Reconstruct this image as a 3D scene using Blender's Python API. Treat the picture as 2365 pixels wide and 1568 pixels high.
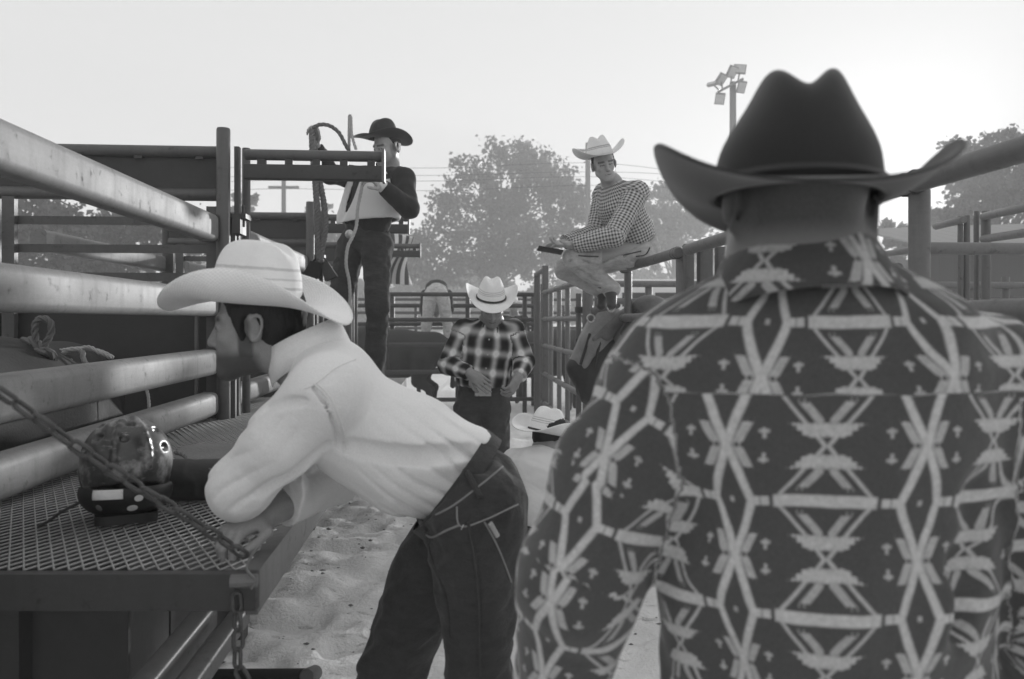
import bpy, bmesh, math, random
import numpy as np
from mathutils import Vector, Matrix

for o in list(bpy.data.objects):
    bpy.data.objects.remove(o, do_unlink=True)
SC = bpy.context.scene
COL = SC.collection
R = math.radians

# ------------------------------------------------------------ camera
CAMZ, FPX, CU, CV = 1.40, 1838.7, 1182.0, 740.0     # eye height, focal length and principal point of the frame
cam_d = bpy.data.cameras.new('camera'); cam = bpy.data.objects.new('camera', cam_d); COL.objects.link(cam)
cam.location = (0, 0, CAMZ); cam.rotation_euler = (R(90), 0, 0)
cam_d.sensor_width = 36; cam_d.lens = 28
cam_d.shift_y = -44 / 2364
cam_d.clip_start = 0.05; cam_d.clip_end = 2000
cam_d.dof.use_dof = True; cam_d.dof.focus_distance = 3.4; cam_d.dof.aperture_fstop = 4.0
SC.camera = cam

# ------------------------------------------------------------ sky, sun, exposure (black and white film)
SUN_AZ, SUN_EL = math.atan((2066 - CU) / FPX), R(6.7)  # low sun ahead, to the right
w = bpy.data.worlds.new('World'); SC.world = w; w.use_nodes = True
nt = w.node_tree; nt.nodes.clear()
sky = nt.nodes.new('ShaderNodeTexSky'); sky.sky_type = 'NISHITA'; sky.sun_disc = False
sky.sun_elevation = SUN_EL; sky.sun_rotation = SUN_AZ
sky.air_density = 1.0; sky.dust_density = 6.0; sky.ozone_density = 1.0
bw = nt.nodes.new('ShaderNodeRGBToBW')
pw = nt.nodes.new('ShaderNodeMath'); pw.operation = 'POWER'; pw.inputs[1].default_value = 0.05
bg = nt.nodes.new('ShaderNodeBackground'); bg.inputs['Strength'].default_value = 0.15
wo = nt.nodes.new('ShaderNodeOutputWorld')
nt.links.new(sky.outputs[0], bw.inputs[0]); nt.links.new(bw.outputs[0], pw.inputs[0])
gl = nt.nodes.new('ShaderNodeMath'); gl.operation = 'MULTIPLY_ADD'; gl.inputs[1].default_value = 0.0003
p2 = nt.nodes.new('ShaderNodeMath'); p2.operation = 'POWER'; p2.inputs[1].default_value = 2.0
nt.links.new(bw.outputs[0], p2.inputs[0]); nt.links.new(p2.outputs[0], gl.inputs[0]); nt.links.new(pw.outputs[0], gl.inputs[2]); nt.links.new(gl.outputs[0], bg.inputs[0]); nt.links.new(bg.outputs[0], wo.inputs[0])
sun_d = bpy.data.lights.new('sun', 'SUN'); sun = bpy.data.objects.new('sun', sun_d); COL.objects.link(sun)
sun_d.energy = 1.4; sun_d.angle = R(2.0); sun_d.color = (1, 1, 1)
sdir = Vector((math.sin(SUN_AZ) * math.cos(SUN_EL), math.cos(SUN_AZ) * math.cos(SUN_EL), math.sin(SUN_EL)))
sun.rotation_euler = sdir.to_track_quat('Z', 'Y').to_euler()
SC.view_settings.view_transform = 'Standard'; SC.view_settings.look = 'None'
SC.view_settings.exposure = 2.16; SC.view_settings.gamma = 1.0
SC.view_settings.use_curve_mapping = False
HAZE = 0.0046
SC.cycles.use_denoising = True
SC.cycles.max_bounces = 6; SC.cycles.volume_bounces = 2; SC.cycles.transparent_max_bounces = 8
SC.cycles.volume_step_rate = 4.0; SC.cycles.volume_max_steps = 64

# ------------------------------------------------------------ places
def W(u, v, d):
    """a point seen at column u, row v of the (2364 x 1568) frame, d metres ahead"""
    return Vector(((u - CU) / FPX * d, d, CAMZ - (v - CV) / FPX * d))
EA = Vector((-0.0770, 0.9970, 0)); EB = Vector((0.9970, 0.0770, 0))   # along / across the alley between the fences
def FR(L, s, z): return EB * L + EA * s + Vector((0, 0, z))
def Lu(u, s):
    a = (u - CU) / FPX
    return (a * 0.997 + 0.077) * s / (0.997 - 0.077 * a)
def FU(u, v, s):
    L = Lu(u, s); p = FR(L, s, 0)
    return Vector((p.x, p.y, CAMZ - (v - CV) / FPX * p.y))

# ------------------------------------------------------------ node expressions
class E:
    nt = None
    def __init__(s, v): s.v = v
    @staticmethod
    def m(op, *a):
        n = E.nt.nodes.new('ShaderNodeMath'); n.operation = op
        for i, x in enumerate(a):
            x = x.v if isinstance(x, E) else x
            if isinstance(x, (int, float)): n.inputs[i].default_value = float(x)
            else: E.nt.links.new(x, n.inputs[i])
        return E(n.outputs[0])
    def __add__(s, o): return E.m('ADD', s, o)
    __radd__ = __add__
    def __sub__(s, o): return E.m('SUBTRACT', s, o)
    def __rsub__(s, o): return E.m('SUBTRACT', o, s)
    def __mul__(s, o): return E.m('MULTIPLY', s, o)
    __rmul__ = __mul__
    def __truediv__(s, o): return E.m('DIVIDE', s, o)
    def abs(s): return E.m('ABSOLUTE', s)
    def min(s, o): return E.m('MINIMUM', s, o)
    def max(s, o): return E.m('MAXIMUM', s, o)
    def sin(s): return E.m('SINE', s)
    def pow(s, o): return E.m('POWER', s, o)
    def clamp(s): return s.max(0.0).min(1.0)
    def band(s, w, soft):                      # 1 where |s| < w, fading over soft
        return ((w - s.abs()) / soft + 0.5).clamp()
    def step(s, soft):                         # 1 where s > 0
        return (s / soft + 0.5).clamp()
    def fold(s, period):                       # distance to the nearest multiple of period
        return E.m('PINGPONG', s, period / 2)

def new_mat(name):
    m = bpy.data.materials.new(name); m.use_nodes = True
    E.nt = m.node_tree
    return m, m.node_tree.nodes['Principled BSDF']
def coords(kind='Object', attr=None):
    if attr:
        n = E.nt.nodes.new('ShaderNodeAttribute'); n.attribute_name = attr; return n.outputs['Vector']
    return E.nt.nodes.new('ShaderNodeTexCoord').outputs[kind]
def mapping(vec, scale=(1, 1, 1), rot=(0, 0, 0), loc=(0, 0, 0)):
    n = E.nt.nodes.new('ShaderNodeMapping'); E.nt.links.new(vec, n.inputs[0])
    n.inputs['Scale'].default_value = scale; n.inputs['Rotation'].default_value = rot; n.inputs['Location'].default_value = loc
    return n.outputs[0]
def noise(vec, scale=5, detail=4, rough=0.55, dist=0.0):
    n = E.nt.nodes.new('ShaderNodeTexNoise'); E.nt.links.new(vec, n.inputs['Vector'])
    n.inputs['Scale'].default_value = scale; n.inputs['Detail'].default_value = detail
    n.inputs['Roughness'].default_value = rough; n.inputs['Distortion'].default_value = dist
    return E(n.outputs[0])
def voro(vec, scale=5):
    n = E.nt.nodes.new('ShaderNodeTexVoronoi'); E.nt.links.new(vec, n.inputs['Vector'])
    n.inputs['Scale'].default_value = scale; return E(n.outputs['Distance'])
def sep(vec):
    n = E.nt.nodes.new('ShaderNodeSeparateXYZ'); E.nt.links.new(vec, n.inputs[0])
    return E(n.outputs[0]), E(n.outputs[1]), E(n.outputs[2])
def set_in(sock, x):
    x = x.v if isinstance(x, E) else x
    if isinstance(x, (int, float)):
        sock.default_value = (x, x, x, 1) if sock.type == 'RGBA' else x
    else: E.nt.links.new(x, sock)
def bump(bsdf, h, strength=0.3, dist=0.01):
    n = E.nt.nodes.new('ShaderNodeBump'); n.inputs['Strength'].default_value = strength
    n.inputs['Distance'].default_value = dist; set_in(n.inputs['Height'], h)
    E.nt.links.new(n.outputs[0], bsdf.inputs['Normal'])

MATS = {}
def plain(name, col, rough=0.7, metal=0.0, var=0.25, scale=6.0, bmp=0.2, bscale=80.0, bdist=0.002, spec=0.4, stretch=(1, 1, 1)):
    if name in MATS: return MATS[name]
    m, b = new_mat(name)
    c = mapping(coords(), stretch)
    n1 = noise(c, scale, 6, 0.6); n2 = noise(c, scale * 7, 4, 0.6)
    f = 1 + var * 2 * ((n1 - 0.5) + 0.5 * (n2 - 0.5))
    set_in(b.inputs['Base Color'], (f * col).max(col * 0.25))
    set_in(b.inputs['Roughness'], (rough + (n1 - 0.5) * 0.25).clamp())
    b.inputs['Metallic'].default_value = metal
    b.inputs['Specular IOR Level'].default_value = spec
    if bmp: bump(b, noise(c, bscale, 4, 0.6), bmp, bdist)
    MATS[name] = m; return m

def steel(name, col, rough=0.45, rust=0.5, metal=0.0):
    """painted / galvanised pipe: worn patches, run-down dirt, scratches"""
    if name in MATS: return MATS[name]
    m, b = new_mat(name)
    c = coords()
    big = noise(c, 3.1, 5, 0.6); run = noise(mapping(c, (9, 9, 1.2)), 2.2, 5, 0.62)
    fine = noise(c, 55, 3, 0.6); spots = noise(c, 21, 5, 0.65)
    scr = noise(mapping(c, (3, 3, 40), (0.2, 0.5, 0.3)), 5, 3, 0.5)
    patch = ((spots - 0.60) * 9).clamp() * rust
    dirt = ((run - 0.50) * 3.2).clamp() * rust * 0.55
    f = (0.80 + big * 0.5 + (fine - 0.5) * 0.30 + (noise(c, 260, 2, 0.7) - 0.5) * 0.35 + (scr - 0.5) * 0.18) * (1 - patch * 0.55) * (1 - dirt * 0.6)
    set_in(b.inputs['Base Color'], f * col)
    set_in(b.inputs['Roughness'], (rough + patch * 0.35 + (big - 0.5) * 0.3 + dirt * 0.2).clamp())
    b.inputs['Metallic'].default_value = metal; b.inputs['Specular IOR Level'].default_value = 0.5
    bump(b, fine * 0.4 + patch * 0.8 + big * 0.6, 0.25, 0.003)
    MATS[name] = m; return m

# ------------------------------------------------------------ objects
def tag(o, label=None, cat=None, group=None, kind=None):
    if label: o['label'] = label
    if cat: o['category'] = cat
    if group: o['group'] = group
    if kind: o['kind'] = kind
    return o
def thing(name, loc, label, cat, group=None):
    o = bpy.data.objects.new(name, None); COL.objects.link(o); o.location = loc
    o.empty_display_size = 0.1
    return tag(o, label, cat, group)
def origin_of(o):
    """world position of a parent: an Empty stands at its base, every mesh part is given in world coordinates"""
    return o.location.copy() if o.parent is None else Vector((0, 0, 0))
def obj(name, verts, faces, mat, parent=None, smooth=True, sharp=None, attrs=None, solid=0.0, sub=0):
    """one mesh object, given in world coordinates"""
    me = bpy.data.meshes.new(name)
    V = np.asarray(verts, dtype=np.float64).reshape(-1, 3)
    base = origin_of(parent) if parent is not None else Vector((0, 0, 0))
    if isinstance(faces, np.ndarray):
        n, k = faces.shape
        me.vertices.add(len(V)); me.vertices.foreach_set('co', V.astype(np.float32).ravel())
        me.loops.add(n * k); me.loops.foreach_set('vertex_index', faces.astype(np.int32).ravel())
        me.polygons.add(n); me.polygons.foreach_set('loop_start', np.arange(0, n * k, k, dtype=np.int32))
        me.polygons.foreach_set('loop_total', np.full(n, k, dtype=np.int32))
        me.update(calc_edges=True); me.validate()
    else:
        me.from_pydata([tuple(p) for p in V], [], [tuple(int(i) for i in f) for f in faces])
        me.update()
    if attrs:
        for an, arr in attrs.items():
            a = me.attributes.new(an, 'FLOAT_VECTOR', 'POINT'); a.data.foreach_set('vector', np.asarray(arr, dtype=np.float32).ravel())
    if smooth:
        me.polygons.foreach_set('use_smooth', np.ones(len(me.polygons), dtype=bool))
        if sharp: me.set_sharp_from_angle(angle=R(sharp))
    me.materials.append(mat if not isinstance(mat, str) else MATS[mat])
    o = bpy.data.objects.new(name, me); COL.objects.link(o)
    if parent is not None:
        o.parent = parent; o.matrix_parent_inverse = Matrix.Translation(-base)
    if solid:
        md = o.modifiers.new('solid', 'SOLIDIFY'); md.thickness = solid; md.offset = 0
    if sub:
        md = o.modifiers.new('sub', 'SUBSURF'); md.levels = sub; md.render_levels = sub
    return o

class MB:
    """collects shapes for ONE mesh"""
    def __init__(s): s.v = []; s.f = []
    def add(s, vs, fs):
        n = len(s.v); s.v += [tuple(p) for p in vs]; s.f += [tuple(i + n for i in f) for f in fs]; return s
    def box(s, c, ex, ey, ez):
        c = Vector(c); ex, ey, ez = Vector(ex), Vector(ey), Vector(ez)
        vs = [c + ex * a + ey * b + ez * d for d in (-1, 1) for b in (-1, 1) for a in (-1, 1)]
        return s.add(vs, [(0, 2, 3, 1), (4, 5, 7, 6), (0, 1, 5, 4), (2, 6, 7, 3), (0, 4, 6, 2), (1, 3, 7, 5)])
    def prism(s, a, b, up, hw, hh, rad=0.0, seg=3):
        """bar from a to b, cross-section 2hw x 2hh with rounded corners"""
        a, b = Vector(a), Vector(b); t = (b - a).normalized(); up = Vector(up)
        x = t.cross(up).normalized(); y = x.cross(t).normalized()
        pr = []
        if rad <= 0: pr = [(-hw, -hh), (hw, -hh), (hw, hh), (-hw, hh)]
        else:
            for cx, cy, a0 in ((hw - rad, -hh + rad, -90), (hw - rad, hh - rad, 0), (-hw + rad, hh - rad, 90), (-hw + rad, -hh + rad, 180)):
                for k in range(seg + 1):
                    an = R(a0 + 90 * k / seg); pr.append((cx + rad * math.cos(an), cy + rad * math.sin(an)))
        n = len(pr)
        vs = [a + x * p + y * q for p, q in pr] + [b + x * p + y * q for p, q in pr]
        fs = [(i, i + n, (i + 1) % n + n, (i + 1) % n) for i in range(n)] + [tuple(range(n)), tuple(range(2 * n - 1, n - 1, -1))]
        return s.add(vs, fs)
    def tube(s, pts, r, seg=10, caps=True, closed=False, flat=None):
        P = [Vector(p) for p in pts]; n = len(P)
        rs = r if isinstance(r, (list, tuple)) else [r] * n
        T = []
        for i in range(n):
            a = P[(i - 1) % n] if (closed or i > 0) else P[0]
            b = P[(i + 1) % n] if (closed or i < n - 1) else P[-1]
            T.append((b - a).normalized())
        ref = Vector((0, 0, 1)) if abs(T[0].z) < 0.9 else Vector((1, 0, 0))
        x = T[0].cross(ref).normalized(); rings = []
        for i in range(n):
            x = (x - T[i] * x.dot(T[i])).normalized(); y = T[i].cross(x)
            fx, fy = flat or (1, 1)
            rings.append([P[i] + (x * math.cos(2 * math.pi * k / seg) * fx + y * math.sin(2 * math.pi * k / seg) * fy) * rs[i] for k in range(seg)])
        vs = [p for rg in rings for p in rg]; fs = []
        for i in range(n if closed else n - 1):
            j = (i + 1) % n
            for k in range(seg):
                q = (k + 1) % seg; fs.append((i * seg + k, i * seg + q, j * seg + q, j * seg + k))
        if caps and not closed:
            fs += [tuple(range(seg - 1, -1, -1)), tuple(range((n - 1) * seg, n * seg))]
        return s.add(vs, fs)
    def build(s, name, mat, parent=None, sharp=35, smooth=True, **k):
        return obj(name, s.v, s.f, mat, parent, smooth=smooth, sharp=sharp, **k)

def pipe(name, a, b, r, mat, parent, seg=14):
    a, b = Vector(a), Vector(b)
    t = (b - a).normalized(); e = min(r * 0.25, 0.008)
    return MB().tube([a, a + t * e, b - t * e, b], [r * 0.9, r, r, r * 0.9], seg).build(name, mat, parent)
def bar(name, a, b, hw, hh, mat, parent, up=(0, 0, 1), rad=0.0):
    return MB().prism(a, b, up, hw, hh, rad).build(name, mat, parent)

def crom(pts, n=8, closed=False):
    P = [Vector(p) for p in pts]; m = len(P); out = []
    for i in range(m if closed else m - 1):
        if closed: p0, p1, p2, p3 = P[(i - 1) % m], P[i], P[(i + 1) % m], P[(i + 2) % m]
        else: p0, p1, p2, p3 = P[max(i - 1, 0)], P[i], P[i + 1], P[min(i + 2, m - 1)]
        for k in range(n):
            t = k / n
            out.append(0.5 * ((2 * p1) + (p2 - p0) * t + (2 * p0 - 5 * p1 + 4 * p2 - p3) * t * t + (3 * p1 - p0 - 3 * p2 + p3) * t ** 3))
    if not closed: out.append(P[-1])
    return out
def rope(mb, pts, r, n=8, strands=3, pitch=None, closed=False):
    """laid rope: strands twisted round the path"""
    P = crom(pts, n, closed); pitch = pitch or r * 7
    L = [0.0]
    for i in range(1, len(P)): L.append(L[-1] + (P[i] - P[i - 1]).length)
    tot = L[-1]; m = max(8, int(tot / (pitch / 8)))
    Q = []; j = 0
    for i in range(m + 1):
        t = tot * i / m
        while j < len(L) - 2 and L[j + 1] < t: j += 1
        f = (t - L[j]) / max(L[j + 1] - L[j], 1e-9); Q.append(P[j].lerp(P[j + 1], min(f, 1)))
    x = None; fr = []
    for i in range(len(Q)):
        t = (Q[min(i + 1, len(Q) - 1)] - Q[max(i - 1, 0)]).normalized()
        if x is None: x = t.cross(Vector((0.3, 0.2, 1))).normalized()
        x = (x - t * x.dot(t)).normalized(); fr.append((x.copy(), t.cross(x)))
    for k in range(strands):
        pts2 = []
        for i, q in enumerate(Q):
            a = 2 * math.pi * (k / strands + tot * i / m / pitch)
            pts2.append(q + (fr[i][0] * math.cos(a) + fr[i][1] * math.sin(a)) * r * 0.5)
        mb.tube(pts2, r * 0.58, 6)
    return mb

# ------------------------------------------------------------ numpy noise and distance-field bodies
def _hash(i, j, k):
    h = (i * 374761393 + j * 668265263 + k * 2147483647) & 0xFFFFFFFF
    h = ((h ^ (h >> 13)) * 1274126177) & 0xFFFFFFFF
    return ((h ^ (h >> 16)) & 0xFFFF) / 65535.0
def vnoise(x, y, z):
    xi, yi, zi = np.floor(x).astype(np.int64), np.floor(y).astype(np.int64), np.floor(z).astype(np.int64)
    fx, fy, fz = x - xi, y - yi, z - zi
    fx, fy, fz = fx * fx * (3 - 2 * fx), fy * fy * (3 - 2 * fy), fz * fz * (3 - 2 * fz)
    def c(a, b, d): return _hash(xi + a, yi + b, zi + d)
    x00 = c(0, 0, 0) * (1 - fx) + c(1, 0, 0) * fx; x10 = c(0, 1, 0) * (1 - fx) + c(1, 1, 0) * fx
    x01 = c(0, 0, 1) * (1 - fx) + c(1, 0, 1) * fx; x11 = c(0, 1, 1) * (1 - fx) + c(1, 1, 1) * fx
    return ((x00 * (1 - fy) + x10 * fy) * (1 - fz) + (x01 * (1 - fy) + x11 * fy) * fz)
def fbm(x, y, z, o=3):
    s = 0; a = 1; t = 0
    for _ in range(o):
        s = s + a * vnoise(x, y, z); t += a; a *= 0.5; x, y, z = x * 2.03 + 7.1, y * 2.03 + 3.7, z * 2.03 + 1.3
    return s / t

def A3(p): return np.array((p[0], p[1], p[2]), dtype=np.float64)
def unit(v): v = A3(v); return v / np.linalg.norm(v)
class Cap:
    """tapered limb from a to b; side/sx widens the cross-section along side"""
    def __init__(s, a, b, ra, rb, k=0.02, side=None, sx=1.0, sub=False, uv=None):
        s.a, s.b, s.ra, s.rb, s.k, s.sx, s.sub = A3(a), A3(b), ra, rb, k, sx, sub
        s.side = None if side is None else unit(side); s.uv = uv
        m = max(ra, rb) * max(sx, 1) + k + 0.02
        s.lo = np.minimum(s.a, s.b) - m; s.hi = np.maximum(s.a, s.b) + m
        s.ab = s.b - s.a; s.l2 = max(float(s.ab @ s.ab), 1e-12)
    def ev(s, X, Y, Z):
        x, y, z = X - s.a[0], Y - s.a[1], Z - s.a[2]
        t = np.clip((x * s.ab[0] + y * s.ab[1] + z * s.ab[2]) / s.l2, 0, 1)
        x, y, z = x - t * s.ab[0], y - t * s.ab[1], z - t * s.ab[2]
        r = s.ra + t * (s.rb - s.ra)
        q = x * x + y * y + z * z
        if s.side is not None and s.sx != 1:
            c = x * s.side[0] + y * s.side[1] + z * s.side[2]
            q = q - c * c * (1 - 1 / s.sx ** 2)
        return np.sqrt(np.maximum(q, 1e-12)) - r
class Ell:
    def __init__(s, c, rad, fr=None, k=0.02, sub=False):
        s.c = A3(c); s.r = np.array(rad, dtype=np.float64); s.k = k; s.sub = sub; s.uv = None
        s.fr = np.eye(3) if fr is None else np.array([unit(v) for v in fr])
        m = max(rad) + k + 0.02; s.lo = s.c - m; s.hi = s.c + m
    def ev(s, X, Y, Z):
        x, y, z = X - s.c[0], Y - s.c[1], Z - s.c[2]
        q = [(x * f[0] + y * f[1] + z * f[2]) / r for f, r in zip(s.fr, s.r)]
        k0 = np.sqrt(q[0] ** 2 + q[1] ** 2 + q[2] ** 2 + 1e-12)
        k1 = np.sqrt((q[0] / s.r[0]) ** 2 + (q[1] / s.r[1]) ** 2 + (q[2] / s.r[2]) ** 2 + 1e-12)
        return k0 * (k0 - 1.0) / k1
class Cut:
    """removes everything on the side the normal points to (inside an optional box)"""
    def __init__(s, p, n, box=None, k=0.004):
        s.p, s.n, s.k, s.box = A3(p), unit(n), k, box; s.sub = 'cut'; s.uv = None
    def ev(s, X, Y, Z): return (X - s.p[0]) * s.n[0] + (Y - s.p[1]) * s.n[1] + (Z - s.p[2]) * s.n[2]
def smin(a, b, k):
    h = np.clip(0.5 + 0.5 * (b - a) / k, 0, 1); return b * (1 - h) + a * h - k * h * (1 - h)

def field_mesh(prims, h, warp=None, keep=None):
    """smooth union of prims -> one continuous surface (surface nets); returns verts, quads"""
    ps = [p for p in prims if not p.sub]
    lo = np.min([p.lo for p in ps], 0) - 2 * h; hi = np.max([p.hi for p in ps], 0) + 2 * h
    n = np.ceil((hi - lo) / h).astype(int) + 1
    gx, gy, gz = [lo[i] + h * np.arange(n[i]) for i in range(3)]
    V = np.full(n, 0.08, dtype=np.float32)
    for p in prims:
        if p.sub == 'cut' and p.box is None: i0 = np.zeros(3, int); i1 = n
        else:
            l, u = (p.lo, p.hi) if p.sub != 'cut' else p.box
            i0 = np.maximum(((A3(l) - lo) / h).astype(int), 0); i1 = np.minimum(((A3(u) - lo) / h).astype(int) + 2, n)
        if np.any(i1 <= i0): continue
        sl = tuple(slice(a, b) for a, b in zip(i0, i1))
        X = gx[sl[0]][:, None, None]; Y = gy[sl[1]][None, :, None]; Z = gz[sl[2]][None, None, :]
        d = p.ev(X, Y, Z); v = V[sl]
        if p.sub == 'cut': V[sl] = np.maximum(v, d)
        elif p.sub: V[sl] = -smin(-v, d, p.k)
        else: V[sl] = smin(v, d, p.k)
    if warp is not None:
        idx = np.nonzero(np.abs(V) < 0.035)
        V[idx] += warp(gx[idx[0]], gy[idx[1]], gz[idx[2]]).astype(np.float32)
    s = V < 0
    c = [s[a:n[0] - 1 + a, b:n[1] - 1 + b, d:n[2] - 1 + d] for a in (0, 1) for b in (0, 1) for d in (0, 1)]
    al = c[0].copy(); an = c[0].copy()
    for q in c[1:]: al &= q; an |= q
    I, J, K = np.nonzero(an & ~al)
    if len(I) == 0: return np.zeros((0, 3)), np.zeros((0, 4), int)
    cid = -np.ones(n - 1, dtype=np.int64); cid[I, J, K] = np.arange(len(I))
    S = np.zeros((len(I), 3)); C = np.zeros(len(I))
    cor = [(a, b, d) for a in (0, 1) for b in (0, 1) for d in (0, 1)]
    val = [V[I + a, J + b, K + d].astype(np.float64) for a, b, d in cor]
    for i in range(8):
        for j in range(i + 1, 8):
            df = np.array(cor[j]) - np.array(cor[i])
            if np.abs(df).sum() != 1: continue
            m = (val[i] < 0) != (val[j] < 0)
            den = val[i] - val[j]; t = np.where(m, val[i] / np.where(np.abs(den) < 1e-12, 1e-12, den), 0)
            S += np.where(m[:, None], np.array(cor[i]) + t[:, None] * df, 0); C += m
    P = lo + h * (np.stack([I, J, K], 1) + S / C[:, None])
    Q = []
    for ax in range(3):
        o1, o2 = [(1, 2), (2, 0), (0, 1)][ax]
        a = [slice(None)] * 3; b = [slice(None)] * 3; a[ax] = slice(0, -1); b[ax] = slice(1, None)
        s0, s1 = s[tuple(a)], s[tuple(b)]
        E0 = np.stack(np.nonzero(s0 != s1), 1)
        ok = (E0[:, o1] > 0) & (E0[:, o2] > 0) & (E0[:, o1] < n[o1] - 1) & (E0[:, o2] < n[o2] - 1); E0 = E0[ok]
        ins = s0[tuple(E0.T)]
        q = []
        for d1, d2 in ((-1, -1), (0, -1), (0, 0), (-1, 0)):
            e = E0.copy(); e[:, o1] += d1; e[:, o2] += d2; q.append(cid[tuple(e.T)])
        q = np.stack(q, 1); q[~ins] = q[~ins][:, ::-1]; Q.append(q)
    Q = np.concatenate(Q); Q = Q[(Q >= 0).all(1)]
    if keep is not None:
        m = keep(P); f = m[Q].all(1); Q = Q[f]
        used = np.zeros(len(P), bool); used[Q.ravel()] = True
        re = np.cumsum(used) - 1; P = P[used]; Q = re[Q]
    # two light smoothing passes
    for _ in range(2):
        acc = np.zeros_like(P); cnt = np.zeros(len(P))
        for a, b in ((0, 1), (1, 2), (2, 3), (3, 0)):
            np.add.at(acc, Q[:, a], P[Q[:, b]]); np.add.at(cnt, Q[:, a], 1)
        P = np.where(cnt[:, None] > 0, P * 0.5 + 0.5 * acc / np.maximum(cnt, 1)[:, None], P)
    return P, Q

def cloth_uv(P, prims):
    """cloth coordinates: round each limb and along it, in metres"""
    best = np.full(len(P), 1e9); U = np.zeros((len(P), 3))
    for i, p in enumerate(prims):
        if p.uv is None: continue
        d = p.ev(P[:, 0], P[:, 1], P[:, 2]); m = d < best
        ref, off, rad = p.uv
        t = unit(p.ab); x = unit(A3(ref) - t * (A3(ref) @ t)); y = np.cross(t, x)
        q = P - p.a; al = q @ t; an = np.arctan2(q @ y, q @ x)
        uvw = np.stack([an * rad + off[0], al + off[1], np.full(len(P), float(i))], 1)
        U[m] = uvw[m]; best = np.minimum(best, d)
    return U

# ------------------------------------------------------------ ground
random.seed(5); rng = np.random.default_rng(5)
def ground_mat():
    m, b = new_mat('trampled_sand'); c = coords()
    n1 = noise(c, 0.9, 5, 0.6); n2 = noise(c, 7, 6, 0.65); n3 = noise(c, 60, 4, 0.6)
    clods = ((noise(mapping(c, (1, 2.4, 1)), 9, 5, 0.62) - 0.60) * 8).clamp()
    f = 0.69 + n1 * 0.16 + (n2 - 0.5) * 0.16 + (n3 - 0.5) * 0.16 - clods * 0.18 - ((n1 - 0.55) * 4).clamp() * 0.07
    set_in(b.inputs['Base Color'], f.max(0.05)); b.inputs['Roughness'].default_value = 0.95
    b.inputs['Specular IOR Level'].default_value = 0.15
    bump(b, n2 * 0.8 + n3 * 0.5 + clods * 0.6, 0.9, 0.02)
    return m
MATS['ground'] = ground_mat()
def gheight(x, y):
    h = (fbm(x * 1.1, y * 1.1, x * 0 + 3, 3) - 0.5) * 0.07 + (fbm(x * 6, y * 7.5, x * 0 + 9, 3) - 0.5) * 0.095
    hoof = vnoise(x * 5.2, y * 6.5, x * 0 + 21.0)
    h = h - np.clip(hoof - 0.60, 0, 1) * 0.22
    # tyre track: tread bars across the alley
    tr = x + 0.077 * y
    for c0 in (-0.02, 0.5):
        wgt = np.clip(1 - np.abs(tr - c0) / 0.17, 0, 1)
        h = h + np.minimum(wgt * 3, 1) * (0.016 * np.sin(y * 2 * np.pi / 0.11 + np.abs(tr - c0) * 14) - 0.014) * (0.3 + vnoise(x * 2, y * 2, x * 0))
    return h
xs = np.concatenate([np.linspace(-150, -6, 14), np.arange(-5.5, -1.6, 0.1), np.arange(-1.6, 1.3, 0.022), np.arange(1.3, 5.5, 0.1), np.linspace(6, 150, 14)])
ys = np.concatenate([np.linspace(-100, -2, 8), np.arange(-1.5, 2.4, 0.12), np.arange(2.4, 7.2, 0.026), np.arange(7.2, 14, 0.09), np.linspace(14.5, 170, 24)])
GX, GY = np.meshgrid(xs, ys, indexing='ij')
nearw = np.clip(1 - (np.abs(GY - 4) - 9) / 8, 0, 1) * np.clip(1 - (np.abs(GX) - 5) / 5, 0, 1)
GZ = gheight(GX, GY) * nearw - 0.015
nx_, ny_ = len(xs), len(ys); I0 = (np.arange(nx_ - 1)[:, None] * ny_ + np.arange(ny_ - 1)[None, :]).ravel()
tag(obj('ground', np.stack([GX, GY, GZ], -1).reshape(-1, 3), np.stack([I0, I0 + ny_, I0 + ny_ + 1, I0 + 1], 1), 'ground'), kind='structure')
# clods and stones kicked up on the ground
mb = MB()
for i in range(420):
    y = random.uniform(2.5, 8.5); x = random.uniform(-1.2, 1.1) - 0.077 * y
    z = float(gheight(np.array([x]), np.array([y]))[0]) - 0.015
    r = random.choice((0.004, 0.005, 0.006, 0.008, 0.011)) * random.uniform(0.7, 1.3)
    vs = []
    for k in range(6):
        d = [(1, 0, 0), (-1, 0, 0), (0, 1, 0), (0, -1, 0), (0, 0, 0.7), (0, 0, -0.6)][k]
        q = random.uniform(0.6, 1.3) * r; vs.append((x + d[0] * q * 1.4, y + d[1] * q, z + 0.3 * r + d[2] * q))
    mb.add(vs, [(0, 2, 4), (2, 1, 4), (1, 3, 4), (3, 0, 4), (2, 0, 5), (1, 2, 5), (3, 1, 5), (0, 3, 5)])
plain('clod', 0.16, 0.95, var=0.4, scale=30, bmp=0.5, bscale=200)
tag(mb.build('clods', 'clod', smooth=False), 'small dark clods and straw scattered on the sandy ground', 'clods', kind='stuff')

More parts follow.
